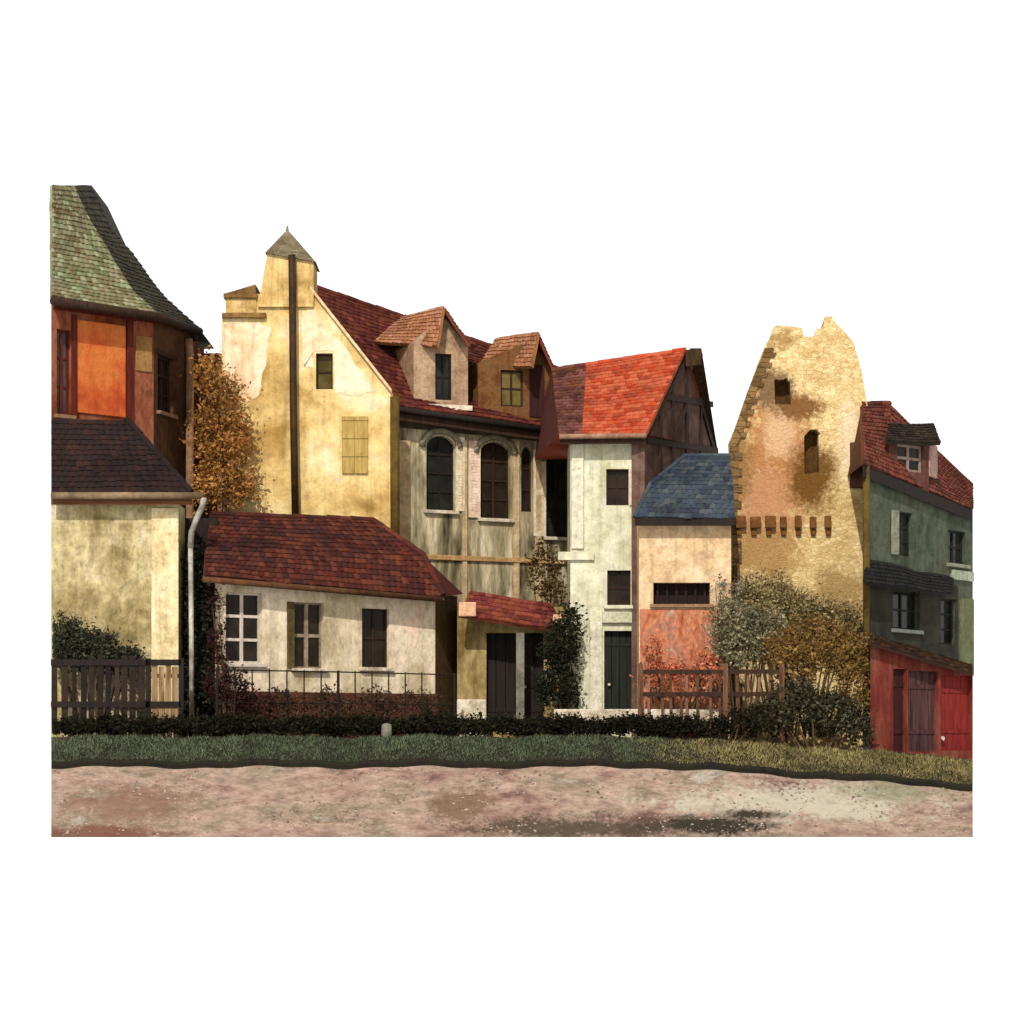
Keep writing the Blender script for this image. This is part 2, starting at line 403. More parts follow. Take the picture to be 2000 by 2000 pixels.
# ================================================================== GROUND
ZG = P(1000, 1635, -4).z
m = MB(); m.poly([(-1500, -300, ZG - .004), (1500, -300, ZG - .004), (1500, 3000, ZG - .004), (-1500, 3000, ZG - .004)])
struct(m, 'ground', mottled('white_gravel', [(.8, .8, .79, 1), (.85, .85, .84, 1)], .5, 12, .95, .1, grain=.08, streak=0))
def edge(px):                       # lower rim of the grass verge, in pixels
    t = max(0, (px - 1250) / 650); return 1499 + 44 * t ** 1.15 + 2.5 * math.sin(px * .021) + 1.5 * math.sin(px * .057 + 1)
rd = random.Random(11)
NX = 220; pxs = [100 + 1800 * i / NX for i in range(NX + 1)]
def strip(rowsfn, jz=0.0):
    mb = MB(); rows = None; n = None
    for px in pxs:
        rr = rowsfn(px); n = len(rr)
        mb.v += [p + Vector((0, 0, rd.uniform(-jz, jz) if 0 < k < n - 1 else 0)) for k, p in enumerate(rr)]
    for i in range(NX):
        for k in range(n - 1):
            a = i * n + k; mb.f.append([a, a + n, a + n + 1, a + 1])
    for i in (0, NX):                     # closed ends, down to the surrounding ground
        for k in range(n - 1):
            p, q = mb.v[i * n + k], mb.v[i * n + k + 1]
            mb.poly([p, q, Vector((q.x, q.y, ZG)), Vector((p.x, p.y, ZG))])
    return mb
def bank_rows(px):
    e = edge(px); n = 16
    pts = []
    for k in range(n + 1):
        t = k / n; y = -4 + 2.2 * t; pts.append(P(px, 1635 + (e - 1635) * t, y))
    return pts
mb = strip(bank_rows, 0.02)
fl = [P(px, 1635, -4) for px in pxs]
M_bank = mottled('pink_earth', [col(136, 104, 92, 2.4), col(180, 146, 130, 2.4), col(198, 170, 150, 2.4), col(164, 142, 120, 2.4), col(204, 192, 174, 2.4)], .8, 11, .95, .9, (.6, 1, 1.4), grain=.75, streak=0)
def bankpt(px, py): return P(px, py, -4 + 2.2 * (1635 - py) / (1635 - edge(px)))
stain(M_bank, bankpt(1560, 1565), (4.2, 1.4, .75), col(206, 198, 176, 2.0), .8)
stain(M_bank, bankpt(1740, 1545), (1.7, 1, .5), col(140, 142, 108, 2.2), .55, .6, 1.6)
stain(M_bank, bankpt(250, 1570), (1.9, 1.2, .8), col(150, 110, 92, 2.4), .7, .6, 1.6)
stain(M_bank, bankpt(180, 1630), (2.6, .5, .35), col(118, 70, 56, 2.0), .8)
stain(M_bank, bankpt(900, 1570), (1.0, 1.2, .6), col(120, 92, 70, 2.0), .8)
stain(M_bank, bankpt(1150, 1616), (3.4, .7, .5), col(78, 66, 50, 2.0), .9, .5, 1.5)
stain(M_bank, bankpt(1370, 1612), (2.0, .55, .45), col(58, 52, 40, 2.0), 1.0)
stain(M_bank, bankpt(1470, 1590), (1.0, .3, .22), col(62, 54, 42, 2.0), 1.0)
struct(mb, 'bank', M_bank)
def verge_rows(px):
    e = edge(px); w = P(px, e, -1.8)
    return [w, P(px, e - 8, -1.82), P(px, e - 16, -1.72), P(px, e - 40, -1.25), P(px, e - 62, -.85)]
M_soil = mottled('shaded_soil', [col(24, 18, 4, 2), col(40, 34, 12, 2), col(36, 38, 18, 2)], 1.5, 14)  # soil darkened to stand for shade under the grass lip
struct(strip(verge_rows, .012), 'verge', M_soil)
def yard_rows(px):
    a = P(px, edge(px) - 62, -.85); return [a, Vector((a.x * 1.02, 1, a.z)), Vector((a.x * 1.12, 8, a.z)), Vector((a.x * 1.2, 15, a.z)), Vector((a.x * 1.2, 15, ZG))]
struct(strip(yard_rows), 'yard', mottled('yard_earth', [col(70, 60, 40), col(100, 85, 60)], .8, 14))
mb = MB(); rdg = random.Random(77)
for _ in range(7000):
    px = rdg.uniform(104, 1896); t = rdg.random() ** .8; y = -4 + 2.2 * t; p = P(px, 1635 + (edge(px) - 1635) * t, y)
    if mnoise.noise(p * .8) + rdg.uniform(-.35, .35) < .05: continue
    r = rdg.choice((.012, .018, .018, .026, .04)) * rdg.uniform(.7, 1.3)
    a = rdg.uniform(0, 6.3); ring = [p + Vector((math.cos(a + k * 1.2566) * r * rdg.uniform(.8, 1.3), math.sin(a + k * 1.2566) * r * rdg.uniform(.7, 1.1), -.01)) for k in range(5)]
    top = [q_ * .55 + p * .45 + Vector((0, 0, r * rdg.uniform(.5, .9))) for q_ in ring]; i = len(mb.v); mb.v += ring + top; mb.f.append([i + 5 + k for k in range(5)])
    for k in range(5): mb.f.append([i + k, i + (k + 1) % 5, i + 5 + (k + 1) % 5, i + 5 + k])
struct(mb, 'gravel', islands('gravel_stones', [col(130, 104, 90, 2.0), col(170, 142, 124, 2.0), col(204, 184, 162, 2.0), col(150, 136, 118, 2.0)]), 'stuff')
# grass on the verge
def blades(lo, hi, n, seed, up=62, down=6, hmin=.03, hmax=.11, prob=None):
    rd = random.Random(seed); mb = MB()
    for _ in range(n):
        px = rd.uniform(lo, hi); t = rd.random(); e = edge(px)
        if prob and rd.random() > prob(px): continue
        q = max(0, t - .04); p = P(px, e - 13 - 48 * q + (rd.uniform(0, 12) if rd.random() < .16 + .16 * mnoise.noise((px * .02, 1.5, 0)) * 2 else 0), -1.73 + .85 * q)
        h = rd.uniform(hmin, hmax); w = .012
        h *= .65 + .6 * (mnoise.noise((px * .03, q * 3, seed)) + .5); lean = Vector((rd.gauss(0, .05), rd.gauss(-.03, .04), h)); a = rd.uniform(0, 3.14); s = Vector((math.cos(a) * w, math.sin(a) * w, 0))
        i = len(mb.v); mb.v += [p - s, p + s, p + lean]; mb.f.append([i, i + 1, i + 2])
    return mb
M_grass = islands('grass', [col(66, 78, 52, .75), col(92, 100, 74, .75), col(114, 120, 92, .75), col(74, 92, 68, .75)], scale=.5, trans=1)
M_dry = islands('dry_grass', [col(118, 108, 62, .75), col(152, 138, 90, .75), col(172, 156, 110, .75), col(118, 112, 66, .75)], scale=.5, trans=1)
struct(blades(101, 1420, 26000, 3, prob=lambda x: 1 if x < 1250 else (1420 - x) / 170), 'grass', M_grass, 'stuff')
struct(blades(1230, 1899, 15000, 4, prob=lambda x: 1 if x > 1420 else (x - 1230) / 190), 'dry_grass', M_dry, 'stuff')

# low dark hedge along the house fronts
M_hedge = islands('hedge_leaves', [col(22, 20, 6), col(40, 36, 14), col(52, 54, 28), col(34, 26, 10)], scale=.8, trans=1)
bl = [(px, 1420 + 3 * math.sin(px * .05), -.35, 24, 19 + 3 * math.sin(px * .031), .30) for px in range(124, 1380, 30)]
shrub('hedge', 'long low dark green hedge along the foot of the house fronts', 'hedge', bl, 62000, M_hedge, .075, 5, .075, 14, zb=-.55)

# ================================================================== ORANGE HOUSE (left)
t = thing('orange_house', 'tall orange and brown house under a mossy grey green bell-cast roof at the left edge', 'house', P(220, 1450, 5))
wf = Wall(100, 3, 300, 5.5); ws = Wall(300, 5.5, 372, 8.5); ZE = 11.9
M_rust = mottled('rust_plaster', [col(88, 30, 4), col(122, 58, 22), col(150, 88, 62), col(110, 52, 26)], 1.1, 18, stretch=(1, 1, .5))
M_shadewall = mottled('shaded_brown_plaster', [col(60, 28, 6), col(92, 60, 34), col(74, 42, 18)], 1.3, 18)  # side wall coloured darker because that face lies in shade
win = wf.rect(111, 642, 139, 812)
mb = MB(); facade(mb, wf, [(0, -1.2), (wf.L, -1.2), (wf.L, ZE), (0, ZE)], [rect_poly(win)])
bl_ = Vector((wf.A.x, 12, 0)); cr = ws.at(ws.L, 0); 
for a, b in ((cr, Vector((cr.x, 12, 0))), (Vector((cr.x, 12, 0)), bl_), (bl_, wf.at(0, 0))):
    mb.poly([(a.x, a.y, -1.2), (b.x, b.y, -1.2), (b.x, b.y, ZE), (a.x, a.y, ZE)])
mb.build('wall', M_rust, t)
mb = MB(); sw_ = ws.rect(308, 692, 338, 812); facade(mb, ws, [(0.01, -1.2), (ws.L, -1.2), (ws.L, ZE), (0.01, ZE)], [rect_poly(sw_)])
mb.build('side_wall', M_shadewall, t)
M_redframe = wood('red_brown_paint', col(70, 14, 4), col(98, 36, 14))
M_tansill = mottled('tan_sill', [col(128, 98, 70), col(150, 118, 88)], 3, 20)
window(t, wf, win, M_redframe, glass('grey_glass', (.03, .025, .022, 1)), 1, 2, fw=.07, sill=M_tansill)
window(t, ws, sw_, M_darkwood, M_glass_brown, 1, 2, sill=M_tansill, lintel=M_darkwood)
mb = MB(); mb.pbox(wf, 149, 624, 244, 816, 0, .05)
mb.build('plaster_panel', mottled('orange_plaster', [col(182, 72, 34), col(198, 94, 44), col(206, 116, 54), col(188, 92, 54)], 1.0, 14, grain=.3), t, bevel=.02)
mb = MB(); mb.pbox(wf, 264, 655, 296, 728, 0, .04); mb.build('plaster_panel', mottled('ochre_plaster', [col(130, 84, 40), col(160, 118, 70)], 1.5, 14), t, bevel=.02)
mb = MB(); mb.pbox(wf, 139, 615, 148, 818, 0, .08); mb.pbox(wf, 246, 622, 258, 900, 0, .08); mb.pbox(wf, 103, 604, 300, 622, 0.002, .10)
mb.build('timber', M_redframe, t)
# bell-cast roof
lv = [((100, 580, 2.4), (308, 612, 5.0), (388, 640, 8.8)), ((100, 538, 3.4), (258, 566, 5.9), (326, 585, 9.0)),
      ((100, 485, 4.2), (222, 510, 6.6), (284, 532, 9.2)), ((100, 425, 4.9), (182, 440, 7.2), (217, 446, 9.5)), ((100, 362, 5.6), (145, 362, 7.8), (179, 362, 9.8))]
lv = [[P(*q) for q in l] for l in lv]
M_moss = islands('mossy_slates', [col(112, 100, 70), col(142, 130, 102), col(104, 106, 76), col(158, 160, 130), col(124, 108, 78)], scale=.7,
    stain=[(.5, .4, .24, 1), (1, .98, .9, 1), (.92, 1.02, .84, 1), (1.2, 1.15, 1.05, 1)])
M_mossdark = islands('shaded_dark_slates', [col(44, 36, 20), col(62, 54, 34), col(58, 60, 52)], scale=.9)  # roof side: slates darkened in colour as shade; reused on rear house
mb = MB(); mb2 = MB()
for k in range(4):
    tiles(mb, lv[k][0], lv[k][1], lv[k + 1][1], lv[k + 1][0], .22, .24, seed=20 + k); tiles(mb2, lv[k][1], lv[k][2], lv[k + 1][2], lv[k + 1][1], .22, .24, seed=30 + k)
bk = [Vector((l[0].x, 13, l[0].z)) for l in lv]; bk2 = [Vector((l[2].x, 13, l[2].z)) for l in lv]
for k in range(4):
    mb2.poly([lv[k][2], bk2[k], bk2[k + 1], lv[k + 1][2]]); mb2.poly([bk2[k], bk[k], bk[k + 1], bk2[k + 1]]); mb2.poly([bk[k], lv[k][0], lv[k + 1][0], bk[k + 1]])
mb2.poly([lv[4][0], lv[4][1], lv[4][2], bk2[4], bk[4]]); mb2.poly([lv[0][0], lv[0][1], lv[0][2], bk2[0], bk[0]])
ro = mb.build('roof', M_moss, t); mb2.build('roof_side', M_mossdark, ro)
mb = MB(); mb.tube([lv[0][0] + Vector((.04, -.05, -.1)), lv[0][1] + Vector((0, -.05, -.12)), lv[0][2] + Vector((.02, 0, -.12))], .13)
mb.tube([lv[0][2] + Vector((-.35, -.1, -.2)), lv[0][2] + Vector((-.05, -.1, -.2))], .24)
mb.build('gutter', M_darkwood, t, True)
mb = MB(); mb.tube([P(368, 662, 8.0), P(371, 690, 8.0), P(371, 1000, 8.0), P(371, 1420, 8.0)], .13); mb.build('drainpipe', mottled('tan_pipe', [col(130, 92, 64), col(160, 124, 92)], 2, 16), t, True)

# ---- cream outbuilding with lean-to roof
t = thing('cream_outbuilding', 'cream plaster outbuilding under a dark brown lean-to roof, behind the picket fence', 'outbuilding', P(225, 1440, 2))
M_cream = mottled('cream_plaster', [col(120, 104, 62), col(160, 142, 98), col(184, 168, 124), col(200, 184, 148)], 1.1, 12, stretch=(1, 1, .8), grain=.7)
wo = Wall(100, 1.5, 349, 1.5); zt = wo.uv(200, 985)[1]
mb = MB(); facade(mb, wo, [(0, -1.2), (wo.L, -1.2), (wo.L, zt), (0, zt)], [], depth=1.35); mb.build('wall', M_cream, t)
mb = MB(); mb.pbox(wo, 296, 992, 349, 1420, 0, .05); mb.build('pilaster', mottled('light_cream', [col(186, 160, 112), col(224, 204, 156), col(236, 220, 180)], 1.2, 14), t, bevel=.02)
mb = MB(); tiles(mb, P(100, 962, 1.0), P(372, 962, 1.0), P(246, 820, 2.4), P(100, 818, 2.4), .2, .24, seed=41)
mb.prism([P(372, 962, 1.0), P(246, 820, 2.4), P(258, 962, 2.78)], (0, .05, 0))
ridge(mb, P(374, 960, 1.0), P(248, 818, 2.4), .09)
mb.build('roof', islands('dark_brown_tiles', [col(26, 15, 4), col(40, 22, 8), col(32, 24, 22), col(50, 26, 12)], scale=.8), t)
mb = MB(); mb.box(P(100, 0, 1.1).x, P(375, 0, 1.1).x, 1.06, 1.12, P(0, 986, 1.1).z, P(0, 964, 1.1).z); mb.build('fascia', wood('brown_board', col(82, 50, 24), col(112, 72, 44), axis=(.8, 9, 9)), t)
mb = MB(); mb.tube([P(100, 968, .95), P(398, 968, .95)], .1); mb.build('gutter', mottled('weathered_gutter', [col(92, 66, 40), col(120, 100, 74), col(150, 124, 96)], .7, 12), t, True)
mb = MB(); mb.tube([P(398, 972, .95), P(396, 988, .95), P(384, 1012, 1.1), P(374, 1040, 1.25), P(372, 1070, 1.3)], .085); mb.tube([P(372, 1062, 1.3), P(374, 1260, 1.3), P(374, 1425, 1.3)], .07)
mb.build('drainpipe', mottled('zinc_pipe', [col(110, 104, 92), col(190, 184, 168)], 1.6, 12, .5, .1), t, True)

# ---- picket fence
t = thing('picket_fence', 'dark weathered wooden picket fence in front of the cream outbuilding', 'fence', P(230, 1440, .2))
wp = Wall(100, .2, 356, .2); M_pick = islands('weathered_pickets', [col(30, 22, 12), col(52, 40, 28), col(40, 30, 20), col(26, 18, 8)], scale=2)
mb = MB(); rdp = random.Random(5)
x = 101
while x < 284:
    wpx = rdp.uniform(8, 13); u0, z1 = wp.uv(x, 1288 + rdp.uniform(-10, 9)); u1, z0 = wp.uv(x + wpx, 1432)
    mb.prism([wp.at(u0, z0, .0), wp.at(u1, z0, 0), wp.at(u1, z1, 0), wp.at(u0, z1, 0)], wp.nv() * .03); x += wpx + rdp.uniform(4, 9)
mb.build('pickets', M_pick, t)
for py in (1294, 1376):
    mb = MB(); mb.pbox(wp, 100, py - 6, 354, py + 6, .035, .07); mb.build('rail', M_blackwood, t)
for px in (285, 350):
    mb = MB(); mb.pbox(wp, px, 1286, px + 9, 1435, -.08, .07); mb.build('post', M_blackwood, t)
mb = MB(); M_gate = wood('pale_gate_wood', col(96, 72, 44), col(160, 132, 96))
for k in range(4): mb.pbox(wp, 297 + k * 13, 1299 + (k % 2) * 3, 308 + k * 13, 1425, 0, .03)
g = mb.build('gate', M_gate, t)
for py in (1316, 1372):
    mb = MB(); mb.pbox(wp, 296, py, 349, py + 8, -.04, -.002); mb.build('rail', M_darkwood, g)

M_bushdark = islands('grey_green_leaves', [col(38, 42, 28, 1.1), col(64, 66, 52, 1.1), col(88, 88, 70, 1.1), col(48, 46, 28, 1.1)], scale=.9, trans=1)
shrub('bush', 'dark grey green bush between the picket fence and the cream outbuilding wall', 'bush',
      [(130, 1262, .95, 48, 60, .35), (190, 1275, .95, 48, 46, .35), (240, 1290, .95, 34, 34, .3)], 9000, M_bushdark, .09, 9, .12)

# ---- alley: rear brick house, brown tree, dark ivy
t = thing('rear_house', 'plain brown rear house half hidden behind the autumn tree, left of the yellow gable', 'house', P(400, 1450, 10))
wr = Wall(340, 10.5, 470, 10.5); zt = wr.uv(400, 700)[1]
mb = MB(); facade(mb, wr, [(0, -1.2), (wr.L, -1.2), (wr.L, zt), (0, zt)], [], depth=3); mb.build('wall', mottled('brown_brick_wall', [col(120, 84, 56), col(150, 112, 84), col(128, 92, 62)], 1, 14), t)
mb = MB(); tiles(mb, P(350, 702, 10.2), P(475, 702, 10.2), P(475, 690, 12.2), P(362, 690, 12.2), seed=44); mb.build('roof', M_mossdark, t)
M_autumn = islands('autumn_leaves', [col(116, 74, 32, 0.72), col(146, 100, 52, 0.72), col(168, 124, 74, 0.72), col(134, 100, 46, 0.72), col(104, 66, 26, 0.72)], scale=.8, trans=1)
t = thing('autumn_tree', 'brown autumn tree in the alley in front of the yellow gable house', 'tree', P(440, 1440, 6.6))
mb = MB(); bl = []
for (px, py, hw, hh) in [(408, 735, 34, 44), (440, 790, 46, 60), (420, 850, 44, 60), (455, 870, 44, 56), (435, 940, 54, 60), (470, 960, 34, 40), (405, 960, 30, 50)]:
    s = 76.6 / F; bl.append((P(px, py, 6.6), (hw * s, .55, hh * s)))
leaves(mb, bl, 7000, .11, 31, .17); mb.build('crown', M_autumn, t)
mb = MB(); b0 = P(440, 1440, 6.6); mb.tube([b0, P(438, 1150, 6.6), P(442, 950, 6.6), P(428, 820, 6.6), P(412, 730, 6.6)], [.16, .13, .1, .06, .02], 8)
for a, b in (((441, 960), (492, 880)), ((438, 900), (400, 850)), ((432, 850), (462, 790))): mb.tube([P(*a, 6.6), P((a[0] + b[0]) / 2, (a[1] + b[1]) / 2 - 6, 6.5), P(*b, 6.6)], [.06, .04, .012], 6)
mb.build('trunk', M_bark, t)
M_ivy = islands('ivy_leaves', [col(30, 30, 12), col(52, 54, 34), col(74, 76, 60), col(38, 40, 22)], scale=.9, trans=1)
shrub('ivy', 'tall dark green ivy filling the narrow alley left of the white cottage', 'ivy',
      [(388, 1120, 2.3, 26, 70, .3), (382, 1230, 2.3, 30, 80, .3), (386, 1340, 2.2, 34, 70, .35)], 9000, M_ivy, .1, 12, .13)
mb = MB(); wal = Wall(345, 3.0, 425, 3.0); mb.pbox(wal, 345, 1012, 425, 1440, -.2, 0)
tag(mb.build('alley_door', M_blackwood), 'black boarded alley door behind the ivy', 'door')

# ================================================================== WHITE COTTAGE
t = thing('white_cottage', 'low white cottage with three windows under a dark red hipped roof', 'cottage', P(640, 1440, 3))
wc = Wall(420, 1, 850, 5.5); wcs = Wall(850, 5.5, 893, 7.4); z0c = -1.2
M_wht = mottled('white_plaster', [col(176, 156, 118), col(208, 190, 156), col(226, 208, 178), col(236, 204, 176)], .9, 14, stretch=(1, 1, .7))
W3 = [wc.rect(441, 1156, 512, 1296), wc.rect(574, 1176, 632, 1306), wc.rect(707, 1188, 760, 1304)]
ztl = wc.uv(420, 1122)[1]; ztr = wc.uv(850, 1158)[1]
mb = MB(); facade(mb, wc, [(0, z0c), (wc.L, z0c), (wc.L, ztr), (0, ztl)], [rect_poly(r) for r in W3])
p1 = wc.at(0, 0); p2 = Vector((p1.x, 7.4, 0)); p3 = wcs.at(wcs.L, 0)
mb.poly([(p1.x, p1.y, z0c), (p2.x, p2.y, z0c), (p2.x, p2.y, ztl), (p1.x, p1.y, ztl)]); mb.poly([(p2.x, p2.y, z0c), (p3.x, p3.y, z0c), (p3.x, p3.y, ztr), (p2.x, p2.y, ztl)])
mb.build('wall', M_wht, t)
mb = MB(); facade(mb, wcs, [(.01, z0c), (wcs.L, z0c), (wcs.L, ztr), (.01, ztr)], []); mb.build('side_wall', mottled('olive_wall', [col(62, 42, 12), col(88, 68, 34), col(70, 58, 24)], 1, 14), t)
window(t, wc, W3[0], M_white, M_glass_brown, 1, 2, fw=.06, bar=.05, sill=M_white)
window(t, wc, W3[1], mottled('dull_white', [col(120, 102, 78), col(160, 140, 116)], 2, 20), M_glass_brown, 1, 1, fw=.05, bar=.06, sill=M_stonepale, shutters=mottled('olive_shutter', [col(72, 56, 26), col(98, 84, 48)], 2, 18), sw=.22, sides='l')
window(t, wc, W3[2], M_darkwood, M_glass_brown, 1, 1, fw=.05, sill=M_stonepale, bar=.03)
mb = MB(); mb.wbox(wc, 0, wc.L + .05, z0c, wc.uv(600, 1352)[1], 0, .07); mb.build('plinth', stone('red_brick_plinth', [col(92, 50, 36), col(112, 70, 52), col(74, 38, 24)], 5, col(80, 60, 46), (1, 1, 2.4)), t)
cr_ = [col(62, 24, 16), col(84, 36, 24), col(98, 52, 34), col(70, 34, 28), col(58, 30, 26)]
M_darkred = islands('dark_red_tiles', cr_, scale=.5, stain=[(.5, .5, .62, 1), (1, .95, .95, 1), (1.25, 1.05, .85, 1)])
E0, E1 = P(398, 1126, .4), P(866, 1166, 5.0); M0, M1 = P(403, 1066, 1.9), P(826, 1086, 5.7); R0, R1 = P(412, 1004, 3.6), P(728, 1016, 6.3)
mb = MB(); tiles(mb, E0, E1, M1, M0, .2, .25, seed=51); tiles(mb, M0, M1, R1, R0, .2, .25, seed=52)
B1 = P(905, 1160, 7.4); B0 = Vector((E0.x, 7.4, E0.z)); Rb = Vector((R0.x, 6.2, R0.z))
mb.poly([E1, B1, R1, M1]); mb.poly([B1, B0, R0, R1]); mb.poly([B0, E0, M0, R0]); mb.poly([E0, E1, B1, B0])
ridge(mb, R0, R1, .1); ridge(mb, E1 + Vector((0, -.02, .05)), M1 + Vector((0, 0, .05)), .1); ridge(mb, M1 + Vector((0, 0, .05)), R1, .1)
mb.build('roof', M_darkred, t)
mb = MB(); mb.tube([E0 + Vector((0, -.05, -.08)), E1 + Vector((0, -.05, -.08))], .085); mb.build('gutter', mottled('brown_gutter', [col(70, 42, 20), col(104, 68, 42)], 1, 12), t, True)

M_maroon = islands('maroon_leaves', [col(40, 14, 12), col(66, 30, 30), col(88, 52, 48), col(44, 22, 10)], scale=1, trans=1)
shrub('rose_bush', 'dark maroon climbing bush at the left corner of the white cottage', 'bush', [(428, 1330, .6, 26, 70, .25), (458, 1350, .6, 36, 50, .25), (424, 1220, .75, 15, 90, .2), (500, 1375, .7, 40, 26, .25)], 3800, M_maroon, .075, 14, .1)
M_mix = islands('mixed_leaves', [col(70, 40, 26), col(96, 62, 46), col(120, 96, 76), col(58, 52, 26)], scale=1, trans=1)
for i, (px, lab) in enumerate(((550, 'reddish brown shrub under the middle window of the white cottage'), (640, 'reddish brown shrub between the middle and right windows of the white cottage'), (730, 'reddish brown shrub under the right window of the white cottage'), (815, 'reddish brown shrub at the right corner of the white cottage'))):
    shrub('front_shrub', lab, 'shrub', [(px, 1372, 1.1 + i * .8, 36, 30, .25), (px + 22, 1380, 1.1 + i * .8, 30, 24, .25)], 1100, M_mix, .07, 60 + i, .09, 4, group='shrubs under the cottage windows')
t = thing('iron_railing', 'thin dark iron railing with widely spaced bars along the front of the white cottage', 'railing', P(650, 1440, .25))
wi = Wall(424, .15, 888, 3.0)
mb = MB(); a, b = wi.pp(424, 1308), wi.pp(888, 1318); mb.tube([a, a.lerp(b, .5) + Vector((0, 0, .01)), b], .022, 6); mb.build('rail', M_blackwood, t)
mb = MB(); a2, b2 = wi.pp(424, 1372), wi.pp(888, 1376); mb.tube([a2, b2], .02, 6); mb.build('rail', M_blackwood, t)
for k in range(15):
    mb = MB(); p = a.lerp(b, k / 14); mb.tube([Vector((p.x, p.y, -.6)), p + Vector((0, 0, .05))], .02 if k % 7 else .04, 6); mb.build('bar' if k % 7 else 'post', M_blackwood, t)
mb = MB(); q = P(755, 1440, -.75); mb.tube([q + Vector((0, 0, -.12)), q + Vector((0, 0, .28)), q + Vector((0, 0, .35)), q + Vector((0, 0, .38))], [.16, .14, .12, .05], 14)
tag(mb.build('bollard', mottled('grey_stone', [col(96, 92, 78), col(132, 128, 112)], 2, 14), None, True), 'short round pale stone bollard on the grass in front of the hedge', 'bollard')

# ================================================================== YELLOW GABLE HOUSE
t = thing('yellow_gable_house', 'tall yellow house with a stepped gable end and a pointed chimney turret', 'house', P(600, 1450, 8))
YG = 7.5; wy = Wall(433, YG, 767, YG)
M_yel = mottled('yellow_plaster', [col(164, 126, 66), col(202, 168, 104), col(222, 194, 132), col(236, 210, 168)], .6, 12, grain=.45)
ol = [wy.uv(*q) for q in ((433, 1440), (767, 1440), (767, 770), (757, 757), (613, 574), (496, 574), (496, 600), (433, 622))]
gw = wy.rect(617, 690, 650, 760)
mb = MB(); facade(mb, wy, ol, [rect_poly(gw)], depth=5); mb.build('wall', M_yel, t)
window(t, wy, gw, M_darkwood, glass('olive_glass', (.035, .026, .006, 1)), 0, 1, fw=.05, rec=.2)
M_tanshut = wood('tan_shutter_paint', col(150, 122, 60), col(186, 158, 92))
bw = wy.rect(668, 815, 720, 925); mb = MB()
for k in range(2):
    a = bw[0] + (bw[1] - bw[0]) * k / 2; b = bw[0] + (bw[1] - bw[0]) * (k + 1) / 2 - .02
    mb.wbox(wy, a, b, bw[2], bw[3], .003, .045)
    for j in (0, .3, .62, .94): mb.wbox(wy, a, b, bw[2] + (bw[3] - bw[2]) * j, bw[2] + (bw[3] - bw[2]) * (j + .07), .045, .07)
mb.build('closed_shutters', M_tanshut, t)
M_lime = mottled('pink_limewash', [col(222, 186, 140), col(240, 212, 176), col(246, 222, 192)], .8, 12, grain=.4)
for seed, pts in ((5, [(590, 606), (612, 604), (660, 664), (720, 740), (732, 766), (690, 774), (655, 768), (655, 684), (612, 684), (612, 720), (592, 716)]), (6, [(436, 632), (500, 628), (528, 640), (520, 700), (505, 770), (470, 796), (437, 780)])):
    rdq = random.Random(seed); pol = []
    for k in range(len(pts)):
        a, b = pts[k], pts[(k + 1) % len(pts)]
        for j in range(5):
            f = j / 5; pol.append(wy.uv(a[0] + (b[0] - a[0]) * f + rdq.uniform(-3, 3), a[1] + (b[1] - a[1]) * f + rdq.uniform(-3, 3)))
    mb = MB(); mb.prism([wy.at(*p, .002) for p in pol], wy.nv() * .012); mb.build('limewash', M_lime, t)
# left shoulder with two cornices
M_yeltrim = mottled('yellow_trim', [col(150, 120, 66), col(196, 160, 98), col(212, 184, 130)], 1.5, 14)
mb = MB(); mb.pbox(wy, 441, 580, 500, 621, -1.4, .04); s_ = mb.build('shoulder', M_yeltrim, t)
mb = MB(); mb.pbox(wy, 434, 612, 520, 622, -1.5, .14); mb.pbox(wy, 437, 574, 503, 583, -1.5, .12); mb.prism([wy.pp(440, 574, .1), wy.pp(500, 574, .1), wy.pp(500, 556, .1)], (0, 1.5, 0)); mb.build('cornice', mottled('brown_cornice', [col(92, 66, 32), col(140, 106, 60)], 2, 14), s_, bevel=.015)
# chimney turret + pyramid cap
mb = MB(); a, b = wy.pp(504, 600, .1), wy.pp(613, 600, .1); c_, d_ = wy.pp(613, 512, .1), wy.pp(523, 494, .1)
mb.prism([a, b, c_, d_], (0, 1.5, 0)); tu = mb.build('turret', M_yel, t)
mb = MB(); q = [wy.pp(519, 496, .2), wy.pp(618, 514, .2)]; q += [q[1] + Vector((0, 1.7, 0)), q[0] + Vector((0, 1.7, 0))]; ap = wy.pp(557, 438, -.75)
for k in range(4): mb.poly([q[k], q[(k + 1) % 4], ap])
mb.poly(q[::-1]); mb.tube([ap + Vector((0, 0, -.15)), ap + Vector((0, 0, .1))], [.07, .02], 8)
mb.build('cap', stone('grey_cap_stone', [col(110, 96, 70), col(134, 120, 92), col(96, 82, 60)], 3.5), tu)
mb = MB(); mb.tube([P(570, 498, YG - .3), P(571, 560, YG - .3), P(573, 800, YG - .3), P(577, 1020, YG - .3)], .11); mb.build('drainpipe', M_iron, t, True)
mb = MB(); mb.tube([P(771, 775, YG - .05), P(772, 1200, YG - .05)], .14); mb.build('drainpipe', mottled('olive_shade_pipe', [col(70, 52, 8), col(96, 76, 26)], 1.5, 12), t, True)  # olive pipe added as the shaded strip at the gable corner
# verge of the gable
mb = MB(); a, b = wy.pp(606, 566, .12), wy.pp(765, 768, .12); mb.prism([a, b, b + Vector((0, 0, .12)), a + Vector((0, 0, .12))], (0, .5, 0)); mb.build('verge', mottled('pale_verge', [col(206, 170, 120), col(236, 206, 170)], 1.5, 14), t)

